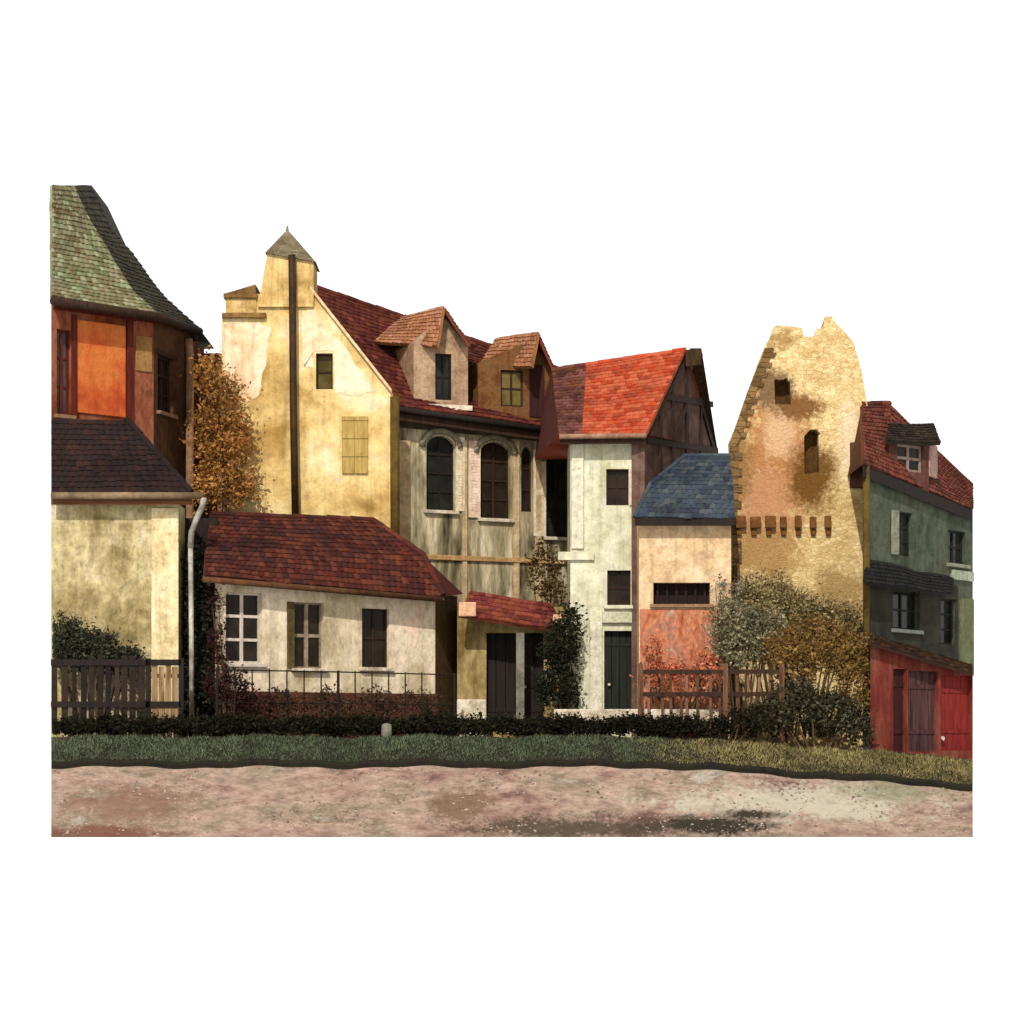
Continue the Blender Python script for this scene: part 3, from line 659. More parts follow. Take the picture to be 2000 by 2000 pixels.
# ================================================================== GREY HOUSE with dormers
t = thing('grey_house', 'long grey beige house with tall arched windows and two dormers in a dark red roof', 'house', P(940, 1450, 11))
wg = Wall(740, 8.6, 1118, 11.5)
M_grey = mottled('grey_beige_plaster', [col(70, 62, 42), col(134, 122, 92), col(178, 164, 130), col(214, 198, 168)], .9, 9, streak=.9, stretch=(2.0, 2.0, .4), grain=.75)
WG = [wg.rect(833, 850, 888, 998), wg.rect(938, 862, 996, 1014), wg.rect(1066, 880, 1113, 1050), wg.rect(1018, 872, 1040, 1000)]
zl, zr = wg.uv(740, 796)[1], wg.uv(1118, 848)[1]
mb = MB(); facade(mb, wg, [(0, -1.2), (wg.L, -1.2), (wg.L, zr), (0, zl)], [arch_poly(r, .35) for r in WG], depth=6); mb.build('wall', M_grey, t)
M_gshut = mottled('pale_shutter', [col(196, 176, 142), col(236, 218, 186)], 1.6, 16); M_pshut = mottled('pinkish_shutter', [col(196, 166, 138), col(236, 212, 186)], 1.6, 16)
window(t, wg, WG[0], M_blackwood, M_glass, 1, 3, fw=.05, arch=.35, sill=M_stonepale, shutters=M_gshut, sides='r', sw=.3, bar=.025)
window(t, wg, WG[1], M_darkwood, M_glass_brown, 1, 3, fw=.05, arch=.35, sill=M_stonepale, shutters=M_pshut, sides='l', sw=.40, bar=.03)
window(t, wg, WG[3], M_darkwood, M_glass_brown, 0, 2, fw=.04, arch=.35, bar=.02)
window(t, wg, WG[2], M_blackwood, M_glass, 1, 3, fw=.05, arch=.35, sill=M_stonepale, shutters=M_gshut, sides='l', sw=.42, bar=.025)
M_hood = mottled('grey_hood_stone', [col(104, 94, 78), col(142, 132, 108), col(160, 154, 132)], 1.5, 14)
for r in WG[:3]:
    u0, u1, z0, z1 = r; c = (u0 + u1) / 2; hw = (u1 - u0) / 2; pts = []
    mb = MB(); pth = [wg.at(c + (hw + .16) * math.cos(math.pi * k / 12), z1 - .35 + (.35 + .16) * math.sin(math.pi * k / 12), .04) for k in range(13)]
    mb.tube(pth, .1, 8); mb.build('hood_mould', M_hood, t, True)
# pilasters and string course
M_tpil = mottled('tan_pilaster', [col(160, 130, 92), col(206, 180, 140)], 1.2, 14)
for a, b in ((902, 911), (1002, 1013), (1044, 1056), (778, 800)):
    mb = MB(); mb.pbox(wg, a, 860, b, 1440, 0, .06); mb.build('pilaster', M_tpil, t)
mb = MB(); (ua, za), (ub, zb2) = wg.uv(772, 834), wg.uv(1114, 868); mb.prism([wg.at(ua, za, .002), wg.at(ub, zb2, .002), wg.at(ub, zb2 + .5, .002), wg.at(ua, za + .5, .002)], wg.nv() * .07); mb.build('eave_shade_strip', mottled('eave_shade_paint', [col(42, 34, 20), col(66, 56, 40), col(88, 78, 60)], 1.2, 12), t)  # dark strip added to deepen the shade under the eave
mb = MB(); u0, z = wg.uv(775, 1085); mb.wbox(wg, u0, wg.L, z - .1, z + .06, 0, .09); mb.build('string_course', mottled('tan_course', [col(150, 112, 66), col(196, 160, 112)], 1.4, 14), t, bevel=.02)
# roof
e0, e1 = P(738, 788, 8.0), P(1120, 842, 10.9); r0, r1 = P(600, 557, 11.6), P(1095, 724, 16.5)
M_mainred = islands('deep_red_tiles', [col(66, 22, 14), col(90, 34, 22), col(112, 54, 36), col(78, 30, 28), col(96, 46, 22)], scale=.6)
mb = MB(); tiles(mb, e0, e1, r1, r0, .22, .26, seed=71); ridge(mb, r0, r1, .12)
bb0, bb1 = Vector((e0.x, 17, e0.z)), Vector((e1.x, 20, e1.z)); mb.poly([bb0, bb1, r1, r0]); mb.poly([e0, r0, bb0]); mb.poly([e1, bb1, r1]); mb.poly([e0, e1, bb1, bb0])
mb.build('roof', M_mainred, t)
mb = MB(); mb.prism([e0 + Vector((0, .02, -.02)), e1 + Vector((0, .02, -.02)), e1 + Vector((0, .02, -.42)), e0 + Vector((0, .02, -.42))], (0, .1, 0)); mb.build('fascia', M_darkwood, t)
mb = MB(); mb.tube([e0 + Vector((0, -.08, -.1)), e1 + Vector((0, -.08, -.1))], .1); mb.build('gutter', M_blackwood, t, True)
# dormers
M_dlit = islands('dormer_lit_tiles', [col(166, 104, 66, 2.0), col(198, 136, 96, 2.0), col(178, 116, 70, 2.0), col(206, 146, 118, 2.0)], scale=1)  # left slopes: tiles coloured paler as if lit
M_dshade = islands('dormer_shaded_tiles', [col(96, 40, 28), col(120, 60, 44), col(84, 36, 26)], scale=1)  # right slopes: tiles coloured darker to stand for shade
def dormer(front, win, body, lslope, rslope, mats, seed, nv=1):
    (pxl, yl, pxr, yr), outl = front; w = Wall(pxl, yl, pxr, yr); pol = [w.uv(*q) for q in outl]; r = w.rect(*win)
    mb = MB(); facade(mb, w, pol, [rect_poly(r)], .15, depth=2.6); d = mb.build('dormer', mats[0], t)
    window(d, w, r, mats[1], mats[2], nv, 1, .08, .05, bar=.025)
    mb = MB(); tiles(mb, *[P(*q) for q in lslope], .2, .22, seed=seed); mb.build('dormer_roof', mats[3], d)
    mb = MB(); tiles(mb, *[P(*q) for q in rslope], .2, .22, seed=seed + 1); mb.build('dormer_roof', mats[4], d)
    return d, w
M_jamb = mottled('dormer_jamb', [col(140, 108, 82), col(184, 154, 122)], 2, 14)
d, w = dormer(((806, 9.0, 915, 9.6), [(808, 806), (914, 806), (914, 668), (868, 612), (808, 668)]), (850, 690, 882, 782), None,
       [(730, 668, 10.6), (853, 676, 8.6), (867, 598, 8.9), (786, 618, 12.2)], [(867, 600, 9.0), (920, 672, 9.0), (930, 676, 12.6), (800, 622, 12.2)][1:] + [(867, 600, 9.0)],
       (M_jamb, M_blackwood, M_glass, M_dlit, M_dshade), 81)
mb = MB(); mb.pbox(w, 803, 788, 920, 803, -.1, .14); mb.build('ledge', M_stonepale, d)
d, w = dormer(((932, 10.0, 1078, 10.8), [(934, 820), (1078, 820), (1078, 712), (1052, 658), (934, 708)]), (978, 722, 1022, 795), None,
       [(938, 716, 11.8), (1038, 716, 9.6), (1051, 648, 9.9), (968, 660, 13.0)], [(1084, 722, 10.3), (1092, 726, 13.4), (985, 664, 13.0), (1051, 650, 10.0)],
       (mottled('dormer_brown', [col(92, 50, 20), col(118, 78, 42), col(104, 78, 50)], 2, 14), M_darkwood, glass('olive_pane', (.05, .035, .01, 1)), M_dlit, M_dshade), 91)
mb = MB(); mb.pbox(w, 1034, 712, 1062, 815, 0, .05); mb.build('shutter', wood('dormer_shade_paint', col(42, 12, 8), col(62, 28, 20)), d)  # dark slab added as the dormer's shaded right side
mb = MB(); mb.pbox(w, 1063, 780, 1079, 818, 0, .06); mb.build('ledge', M_stonepale, d)

# ---- entrance porch
t = thing('porch', 'small porch with red tiled pent roof over a black doorway beside the white cottage', 'porch', P(1005, 1440, 6))
wq = Wall(893, 6.2, 1125, 6.2); dr = wq.rect(950, 1236, 1062, 1410)
M_porch = mottled('porch_plaster', [col(112, 90, 44), col(160, 138, 90), col(190, 168, 120)], 1.3, 12, stretch=(1, 1, .5))
zt = wq.uv(900, 1185)[1]
mb = MB(); facade(mb, wq, [(0, -1.2), (wq.L, -1.2), (wq.L, zt), (0, zt)], [rect_poly(dr)], .35, depth=2); mb.build('wall', M_porch, t)
mb = MB(); u0, u1, z0, z1 = dr
for k in range(6):
    a = u0 + (u1 - u0) * k / 6; mb.wbox(wq, a + .01, a + (u1 - u0) / 6 - .01, z0, z1, -.34, -.30)
mb.wbox(wq, u0, u1, z0 + .3, z0 + .42, -.3, -.28); mb.wbox(wq, u0, u1, z1 - .5, z1 - .38, -.3, -.28)
d = mb.build('door', M_blackwood, t); mb = MB(); mb.tube([wq.at((u0 + u1) / 2 + .3, z0 + 1.05, -.28), wq.at((u0 + u1) / 2 + .3, z0 + 1.05, -.2)], .04); mb.build('handle', M_stonepale, d)
mb = MB(); tiles(mb, P(896, 1200, 5.2), P(1104, 1232, 5.2), P(1078, 1178, 6.15), P(918, 1156, 6.15), .2, .22, seed=101); mb.build('roof', islands('porch_red_tiles', [col(84, 32, 24), col(110, 50, 36), col(130, 66, 44), col(96, 36, 40)], scale=1.2), t)
for q in ((896, 1176, 930, 1204), (1080, 1200, 1106, 1220)):
    mb = MB(); wk = Wall(890, 5.15, 1110, 5.15); mb.pbox(wk, *q, -.12, .02); mb.build('eave_end', mottled('pale_tile_end', [col(196, 150, 114), col(226, 180, 144)], 3, 12), t, bevel=.03)
mb = MB(); mb.pbox(Wall(890, 5.3, 1110, 5.3), 1008, 1236, 1024, 1425, -.14, .02); mb.build('post', mottled('grey_post', [col(84, 76, 66), col(130, 122, 108)], 1.6, 12), t)
mb = MB(); mb.box(P(893, 0, 4.6).x, P(950, 0, 4.6).x, 4.2, 5.6, -.7, P(0, 1366, 4.2).z); tag(mb.build('doorstep', M_stonepale, None, bevel=.03), 'pale stone block step left of the black porch doorway', 'step')
M_dkgreen = islands('dark_green_leaves', [col(26, 28, 14), col(46, 52, 34), col(64, 72, 52), col(40, 36, 16)], scale=1, trans=1)
shrub('evergreen_shrub', 'dark green evergreen shrub right of the porch doorway', 'shrub', [(1096, 1270, 4.2, 34, 60, .35), (1090, 1345, 4.2, 44, 50, .4), (1110, 1215, 4.3, 20, 36, .3)], 7500, M_dkgreen, .085, 17, .12)
shrub('climber', 'olive brown climbing plant on the grey house wall above the porch', 'climber', [(1060, 1120, 8.6, 34, 60, .3), (1085, 1165, 8.2, 26, 34, .3)], 1600, islands('olive_leaves', [col(72, 50, 10), col(98, 74, 32), col(116, 96, 52)], scale=1, trans=1), .09, 18, .12)

# ================================================================== PALE GREEN HOUSE with red roof
t = thing('pale_green_house', 'narrow pale green house under a bright vermilion tiled roof with a dark timbered gable', 'house', P(1190, 1450, 6))
wn = Wall(1114, 5, 1258, 5); M_pale = mottled('pale_green_plaster', [col(180, 174, 134), col(200, 196, 164), col(214, 210, 182), col(196, 200, 174)], .9, 12, grain=.4)
n1, n2, n3 = wn.rect(1184, 916, 1228, 987), wn.rect(1186, 1114, 1232, 1182), wn.rect(1180, 1232, 1240, 1410)
zt = wn.uv(1200, 850)[1]
mb = MB(); facade(mb, wn, [(0, -1.2), (wn.L, -1.2), (wn.L, zt), (0, zt)], [rect_poly(n1), rect_poly(n2), rect_poly(n3)], depth=4.2); mb.build('wall', M_pale, t)
window(t, wn, n1, M_darkwood, M_glass_brown, 1, 1, fw=.05, bar=.02, shutters=mottled('pink_white_shutter', [col(206, 178, 158), col(226, 204, 190)], 2, 16), sides='r', sw=.24)
window(t, wn, n2, M_darkwood, M_glass_brown, 1, 1, fw=.05, bar=.02, sill=M_pale)
mb = MB(); u0, u1, z0, z1 = n3
for k in range(4):
    a = u0 + (u1 - u0) * k / 4; mb.wbox(wn, a + .008, a + (u1 - u0) / 4 - .008, z0, z1, -.24, -.2)
mb.wbox(wn, u0, u1, z1 - .45, z1 - .35, -.2, -.18)
d = mb.build('door', wood('dark_green_paint', col(14, 20, 10), col(36, 42, 30)), t); mb = MB(); mb.tube([wn.at(u0 + .15, z0 + 1.1, -.18), wn.at(u0 + .15, z0 + 1.1, -.1)], .04); mb.build('handle', M_stonepale, d)
mb = MB(); mb.pbox(wn, 1176, 1195, 1244, 1217, 0, .12); mb.build('door_canopy', mottled('pale_ledge', [col(180, 178, 150), col(206, 200, 174)], 2, 14), t, bevel=.02)
M_wpil = mottled('whitish_pilaster', [col(196, 190, 164), col(222, 214, 190)], 1.4, 14)
mb = MB(); mb.pbox(wn, 1116, 862, 1140, 1072, 0, .07); mb.build('pilaster', M_wpil, t, bevel=.02)
mb = MB(); mb.pbox(wn, 1152, 1215, 1176, 1420, 0, .06); mb.build('pilaster', M_wpil, t, bevel=.02)
mb = MB(); mb.pbox(wn, 1090, 1078, 1160, 1094, -.1, .1); mb.build('ledge', M_pale, t)
# roof
e0, e1, r1, r0 = P(1092, 850, 4.5), P(1262, 848, 4.5), P(1338, 685, 8.6), P(1078, 724, 9.6)
mb = MB(); em = e0.lerp(e1, .26); rm = r0.lerp(r1, .26)
tiles(mb, em, e1, r1, rm, .2, .25, seed=111); ridge(mb, rm, r1, .11)
bk0, bk1 = Vector((e0.x - 1, 14, e0.z)), P(1402, 880, 12.5); mb.poly([bk0, bk1, r1, r0]); mb.poly([e0, e1, bk1, bk0])
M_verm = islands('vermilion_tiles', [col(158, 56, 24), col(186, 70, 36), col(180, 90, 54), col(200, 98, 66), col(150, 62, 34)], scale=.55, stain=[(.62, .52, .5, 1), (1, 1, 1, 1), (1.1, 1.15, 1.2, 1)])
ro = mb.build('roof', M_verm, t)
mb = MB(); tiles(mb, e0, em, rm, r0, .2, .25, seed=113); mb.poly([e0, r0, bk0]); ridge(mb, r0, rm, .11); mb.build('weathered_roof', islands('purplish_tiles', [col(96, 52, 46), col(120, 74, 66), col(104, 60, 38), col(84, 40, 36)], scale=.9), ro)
mb = MB(); mb.prism([e0 + Vector((0, .02, -.05)), e1 + Vector((0, .02, -.05)), e1 + Vector((0, .02, -.26)), e0 + Vector((0, .02, -.26))], (0, .1, 0)); mb.build('fascia', M_darkwood, t)
mb = MB(); mb.tube([e0 + Vector((0, -.07, -.05)), e1 + Vector((0, -.07, -.05))], .08); mb.build('gutter', mottled('pinkish_gutter', [col(120, 84, 66), col(170, 130, 104)], 1, 12), t, True)
# timbered gable
wt = Wall(1259, 4.75, 1402, 12.5); pol = [wt.uv(*q) for q in ((1259, 1440), (1402, 1440), (1402, 880), (1368, 682), (1342, 690), (1259, 852))]
mb = MB(); facade(mb, wt, pol, [], depth=.4); mb.build('gable', mottled('shaded_mauve_plaster', [col(74, 48, 40), col(100, 72, 60), col(116, 92, 80)], 1.2, 12), t)  # gable plaster coloured dark as the house's shaded side
mb = MB()
def beam(a, b, wd=.09, d=.05):
    A, B = wt.pp(*a), wt.pp(*b); dd = (B - A).normalized(); s_ = dd.cross(wt.nv()).normalized() * wd
    mb.prism([A - s_, B - s_, B + s_, A + s_], wt.nv() * (d + R.uniform(0, .01)))
for a, b in (((1368, 690), (1368, 1000)), ((1340, 700), (1340, 1000)), ((1312, 760), (1312, 1000)), ((1288, 800), (1288, 1000)), ((1262, 860), (1400, 880)), ((1300, 775), (1390, 790)), ((1342, 692), (1262, 850)), ((1312, 860), (1340, 790)), ((1390, 870), (1368, 790))): beam(a, b)
mb.build('timber', M_darkwood, t)
mb = MB(); a, b, c_ = r1 + Vector((.02, -.05, .02)), P(1370, 680, 8.9), P(1401, 876, 12.3); mb.prism([a, b, b + Vector((0, 0, -.5)), a + Vector((0, 0, -.5))], (0, .1, 0)); mb.prism([b, c_, c_ + Vector((-.35, 0, 0)), b + Vector((-.35, 0, 0))], (0, .12, 0)); mb.build('bargeboard', wood('old_bargeboard', col(46, 32, 12), col(84, 62, 36)), t)

# ================================================================== SLATE ROOFED HOUSE
t = thing('slate_house', 'small cream house with a blue grey slate hipped roof left of the ruined tower', 'house', P(1335, 1450, 3.6))
wl = Wall(1248, 3.2, 1428, 3.2); op = wl.rect(1276, 1138, 1387, 1180); zt = wl.uv(1300, 1012)[1]
M_peach = mottled('peach_plaster', [col(176, 138, 104), col(206, 174, 132), col(224, 196, 160)], .9, 12)
mb = MB(); facade(mb, wl, [(0, -1.2), (wl.L, -1.2), (wl.L, zt), (0, zt)], [rect_poly(op)], .4, depth=1.3); mb.build('wall', M_peach, t)
mb = MB(); u0, u1, z0, z1 = op
mb.poly([wl.at(*p, -.38) for p in rect_poly(op)])
for k in range(6):
    a = u0 + (u1 - u0) * (k + .5) / 6; mb.wbox(wl, a - .03, a + .03, z0, z1, -.3, -.24)
mb.build('shuttered_opening', wood('dark_garage_wood', col(26, 10, 4), col(40, 20, 8)), t)
mb = MB(); mb.pbox(wl, 1250, 1190, 1420, 1440, .002, .035); mb.build('salmon_wall', mottled('salmon_plaster', [col(130, 72, 54), col(170, 98, 66), col(190, 124, 90), col(156, 104, 86), col(184, 152, 124)], 1.7, 9, stretch=(1.3, 1.3, .8), grain=.7), t, bevel=.01)
mb = MB(); mb.wbox(wl, u0 - .1, u1 + .1, z0 - .1, z0 - .003, 0, .12); mb.build('sill', M_tansill, t, bevel=.015)
mb = MB(); a, b, c_, d_ = P(1240, 1010, 2.8), P(1436, 1012, 2.8), P(1424, 890, 4.3), P(1338, 890, 4.3); mm0 = P(1270, 945, 3.5); mm1 = P(1432, 950, 3.5)
tiles(mb, a, b, mm1, mm0, .18, .2, .02, 121); tiles(mb, mm0, mm1, c_, d_, .18, .2, .02, 122)
mb.poly([a, mm0, P(1262, 1010, 4.5)]); mb.poly([mm0, d_, P(1262, 1010, 4.5)]); ridge(mb, d_, c_, .08); ridge(mb, a, mm0, .07); ridge(mb, mm0, d_, .07)
mb.build('roof', islands('blue_slates', [col(42, 50, 64), col(58, 66, 78), col(48, 62, 66), col(74, 78, 80), col(38, 46, 56)], .6, .9), t)
mb = MB(); mb.box(a.x, b.x, 2.82, 2.95, P(0, 1026, 2.8).z, P(0, 1008, 2.8).z - .03); mb.build('fascia', M_blackwood, t)

# ================================================================== RUINED TOWER
t = thing('ruined_tower', 'tall tapering ruined stone tower with a ragged broken top', 'tower', P(1560, 1450, 7))
wt2 = Wall(1420, 5.4, 1702, 5.4)
op_ = [(1424, 1490), (1686, 1490), (1686, 1100), (1688, 985), (1699, 900), (1702, 862), (1694, 790), (1682, 730), (1669, 668), (1655, 652), (1644, 640), (1632, 630), (1626, 619), (1612, 620), (1606, 638), (1594, 644), (1588, 657), (1570, 658), (1564, 640), (1540, 638), (1528, 634), (1508, 638), (1502, 660), (1494, 676), (1480, 716), (1462, 756), (1440, 818), (1424, 866), (1420, 920), (1422, 1010)]
rdt = random.Random(3)
tp = [wt2.uv(*q) for q in op_]
# roughen the outline
tp2 = []
for k in range(len(tp)):
    a, b = tp[k], tp[(k + 1) % len(tp)]; n = max(1, int(math.hypot(b[0] - a[0], b[1] - a[1]) / .35))
    for j in range(n):
        f = j / n; jj = .035 if a[1] > 0 else 0
        tp2.append((a[0] + (b[0] - a[0]) * f + rdt.uniform(-jj, jj), a[1] + (b[1] - a[1]) * f + rdt.uniform(-jj, jj)))
hrd = random.Random(9); jit_ = lambda pl: [(x + hrd.uniform(-.05, .05), y + hrd.uniform(-.06, .06)) for x, y in pl]
h1, h2 = wt2.rect(1572, 838, 1602, 925), wt2.rect(1514, 738, 1544, 792)
hp1, hp2 = jit_(arch_poly(h1, .18, 6)), jit_(arch_poly(h2, .14, 6))
mb = MB(); facade(mb, wt2, tp2, [hp1, hp2], .5, depth=4, dvec=(.36, 4, .3))
M_tower = stone('tower_rubble', [col(204, 174, 118), col(220, 192, 138), col(232, 208, 158), col(210, 182, 128)], 5.5, col(200, 170, 116), (1, 1, 1.7), .5, .5, [(.72, .62, .44, 1), (1, .98, .92, 1), (1.12, 1.1, 1.05, 1)], .05)
mb.build('wall', M_tower, t)
M_niche = mottled('niche_dark', [col(64, 40, 8), col(96, 66, 24)], 2, 14)
for h in (h1, h2):
    mb = MB(); u0, u1, z0, z1 = h; mb.poly([wt2.at(*p, -.49) for p in rect_poly((u0 - .1, u1 + .1, z0 - .1, z1 + .1))]); mb.build('niche_back', M_niche, t)
# left buttress edge and right edge trim
mb = MB(); 
for (x, y), (x2, y2) in (((1497, 680), (1462, 766)), ((1462, 766), (1428, 868)), ((1428, 868), (1425, 1010)), ((1425, 1010), (1428, 1430))):
    a, b = wt2.pp(x, y), wt2.pp(x2, y2); n = 9
    for k in range(n):
        p, q = a.lerp(b, k / n), a.lerp(b, (k + .92) / n); wd = .34 if k % 2 else .22
        mb.prism([p + Vector((-.04, .05, 0)), q + Vector((-.04, .05, 0)), q + Vector((wd, .05, 0)), p + Vector((wd, .05, 0))], (0, -.11, 0))
mb.build('quoins', stone('brown_quoins', [col(110, 84, 48), col(140, 110, 68), col(96, 70, 38)], 2.0, col(120, 92, 56)), t)
# remains of old render, weathered into the stone
TO = ORG[t]
def tst(px, py, rx, ry, c, amt, dist=.4, nsc=.8): stain(M_tower, P(px, py, 5.4) - TO, (rx * .0151, 2, ry * .0151), c, amt, dist, nsc)
tst(1515, 905, 100, 165, col(168, 110, 64), .9); tst(1485, 975, 75, 85, col(188, 136, 98), .85); tst(1522, 850, 40, 75, col(210, 170, 130), .85)
tst(1590, 930, 55, 90, col(104, 68, 16), .95, .35, 1.1); tst(1560, 795, 62, 32, col(118, 76, 36), .95, .35, 1.2); tst(1510, 760, 50, 50, col(104, 78, 56), .85, .35, 1.2)
tst(1480, 1075, 110, 60, col(164, 124, 74), .85); tst(1445, 900, 36, 110, col(140, 104, 56), .8); tst(1640, 1160, 70, 80, col(150, 118, 70), .8)
tst(1660, 860, 34, 90, col(232, 208, 170), .8); tst(1520, 665, 50, 34, col(150, 114, 60), .8); tst(1480, 1190, 90, 60, col(120, 96, 60), .85)
for k in range(7):
    px = 1436 + 29 * k; mb = MB(); mb.pbox(wt2, px, 1008 + (k % 2) * 2, px + (20 if k < 3 else 12), 1032, 0, .2)
    a, b = wt2.uv(px + 2, 1034), wt2.uv(px + 12, 1046); mb.wbox(wt2, a[0], b[0], b[1], a[1], 0, .1); mb.build('corbel', mottled('corbel_brown', [col(92, 54, 16), col(124, 84, 44)], 2, 14) if k == 0 else bpy.data.materials['corbel_brown'], t, bevel=.02)

# ================================================================== GREEN HOUSE (right)
t = thing('green_house', 'dark grey green house with an added black pent roof and small dormer at the right edge', 'house', P(1800, 1450, 6))
wh = Wall(1685, 2.35, 1900, 8.6)
M_green = mottled('grey_green_plaster', [col(48, 50, 32), col(68, 76, 58), col(84, 90, 72), col(72, 70, 52)], .9, 12)
g1, g2 = wh.rect(1753, 998, 1782, 1088), wh.rect(1852, 1034, 1886, 1104); g3, g4 = wh.rect(1742, 1150, 1794, 1232), wh.rect(1836, 1168, 1866, 1260)
zl, zr = wh.uv(1690, 902)[1], wh.uv(1900, 982)[1]
mb = MB(); facade(mb, wh, [(0, -1.3), (wh.L, -1.3), (wh.L, zr), (0, zl)], [rect_poly(r) for r in (g1, g2, g3, g4)])
pl = [wh.at(0, 0), P(1686, 0, 6.5), P(1896, 0, 11), wh.at(wh.L, 0)]
for k in range(3):
    a, b = pl[k], pl[k + 1]; za, zb_ = ((zl, zl), (zl, zr), (zr, zr))[k]; mb.poly([(a.x, a.y, -1.3), (b.x, b.y, -1.3), (b.x, b.y, zb_), (a.x, a.y, za)])
mb.build('wall', M_green, t)
M_gf = wood('black_green_paint', col(16, 18, 8), col(34, 36, 22)); M_sage = mottled('sage_paint', [col(112, 112, 90), col(150, 152, 132)], 1.5, 14)
window(t, wh, g1, M_gf, M_glass, 1, 2, fw=.05, shutters=M_sage, sides='l', sw=.42)
window(t, wh, g2, M_gf, M_glass, 1, 1, fw=.05, sill=M_sage)
window(t, wh, g3, M_gf, M_glass, 1, 1, fw=.06, sill=mottled('grey_sill', [col(110, 116, 108), col(140, 144, 134)], 2, 14))
window(t, wh, g4, M_gf, M_glass, 0, 2, fw=.05)
# lower storey cladding painted dark for shade, with cut-outs around its windows
mb = MB(); lo = [wh.uv(*q) for q in ((1692, 1290), (1870, 1300), (1870, 1145), (1692, 1118))]
facade(mb, wh, lo, [rect_poly(g3), rect_poly(g4)], .04, off=.03); mb.build('shaded_wall', mottled('lower_shade_paint', [col(28, 26, 14), col(44, 42, 30), col(56, 54, 40)], 1, 12), t)
mb = MB(); mb.pbox(wh, 1874, 1168, 1899, 1320, 0, .06); mb.build('pilaster', mottled('leaf_green_pilaster', [col(84, 90, 62), col(112, 114, 78)], 1.4, 14), t)
mb = MB(); mb.pbox(wh, 1856, 1112, 1898, 1136, 0, .08); mb.build('ledge', mottled('pale_green_ledge', [col(140, 146, 122), col(172, 178, 156)], 2, 14), t)
# pent roof added to shade the lower storey, its tiles blackened as shade
mb = MB(); tiles(mb, P(1692, 1136, 1.4), P(1858, 1160, 6.2), wh.pp(1862, 1128, .02), wh.pp(1694, 1092, .02), .2, .22, seed=161)
mb.build('shade_pent_roof', islands('shade_black_tiles', [col(16, 15, 6, 2.4), col(30, 29, 18, 2.4), col(42, 41, 28, 2.4)], scale=1), t)
# roof
M_rred = islands('maroon_tiles', [col(84, 34, 20), col(104, 46, 30), col(120, 62, 46), col(90, 52, 28)], scale=.7)
q0, qm, q1 = P(1686, 906, 2.0), P(1762, 936, 4.3), P(1900, 994, 8.2); s0, sm, s1 = P(1684, 790, 5.4), P(1736, 788, 6.4), P(1900, 944, 9.8)
mb = MB(); tiles(mb, q0, qm, sm, s0, .2, .24, seed=131); tiles(mb, qm, q1, s1, sm, .2, .24, seed=132)
bk = [Vector((q0.x, 7, q0.z)), Vector((q1.x, 11.5, q1.z))]; mb.poly([bk[0], bk[1], s1, sm, s0]); mb.poly([q0, s0, bk[0]]); mb.poly([q1, bk[1], s1]); ridge(mb, s0, sm, .1); mb.build('roof', M_rred, t)
mb = MB(); mb.prism([q0 + Vector((0, .03, -.03)), q1 + Vector((0, .03, -.03)), q1 + Vector((0, .03, -.36)), q0 + Vector((0, .03, -.36))], (0, .1, 0)); mb.build('fascia', M_blackwood, t)
wd = Wall(1734, 4.3, 1814, 5.6); dw = wd.rect(1752, 866, 1802, 924)
mb = MB(); facade(mb, wd, [wd.uv(*q) for q in ((1736, 946), (1814, 962), (1814, 860), (1736, 856))], [rect_poly(dw)], .15, depth=2.2); d = mb.build('dormer', mottled('dormer_maroon', [col(72, 38, 28), col(100, 66, 54)], 1.5, 14), t)
window(d, wd, dw, mottled('mauve_white', [col(130, 108, 96), col(168, 146, 132)], 2, 16), M_glass_brown, 1, 1, .08, .07, bar=.05)
mb = MB(); tiles(mb, P(1730, 860, 3.9), P(1838, 864, 5.4), P(1822, 828, 6.2), P(1738, 826, 5.4), .2, .2, seed=141); mb.build('dormer_roof', islands('black_brown_tiles', [col(28, 22, 6), col(46, 36, 16), col(58, 48, 34)], scale=1), d)
mb = MB(); wd2 = Wall(1814, 5.55, 1830, 6.4); mb.pbox(wd2, 1815, 866, 1830, 935, -.06, .02); mb.build('dormer_cheek', mottled('pink_cheek', [col(150, 116, 104), col(184, 150, 138)], 2, 14), d)

mb = MB(); mb.tube([P(1692, 910, 2.3), P(1692, 1420, 2.3)], .1); mb.build('drainpipe', bpy.data.materials['olive_shade_pipe'], t, True)

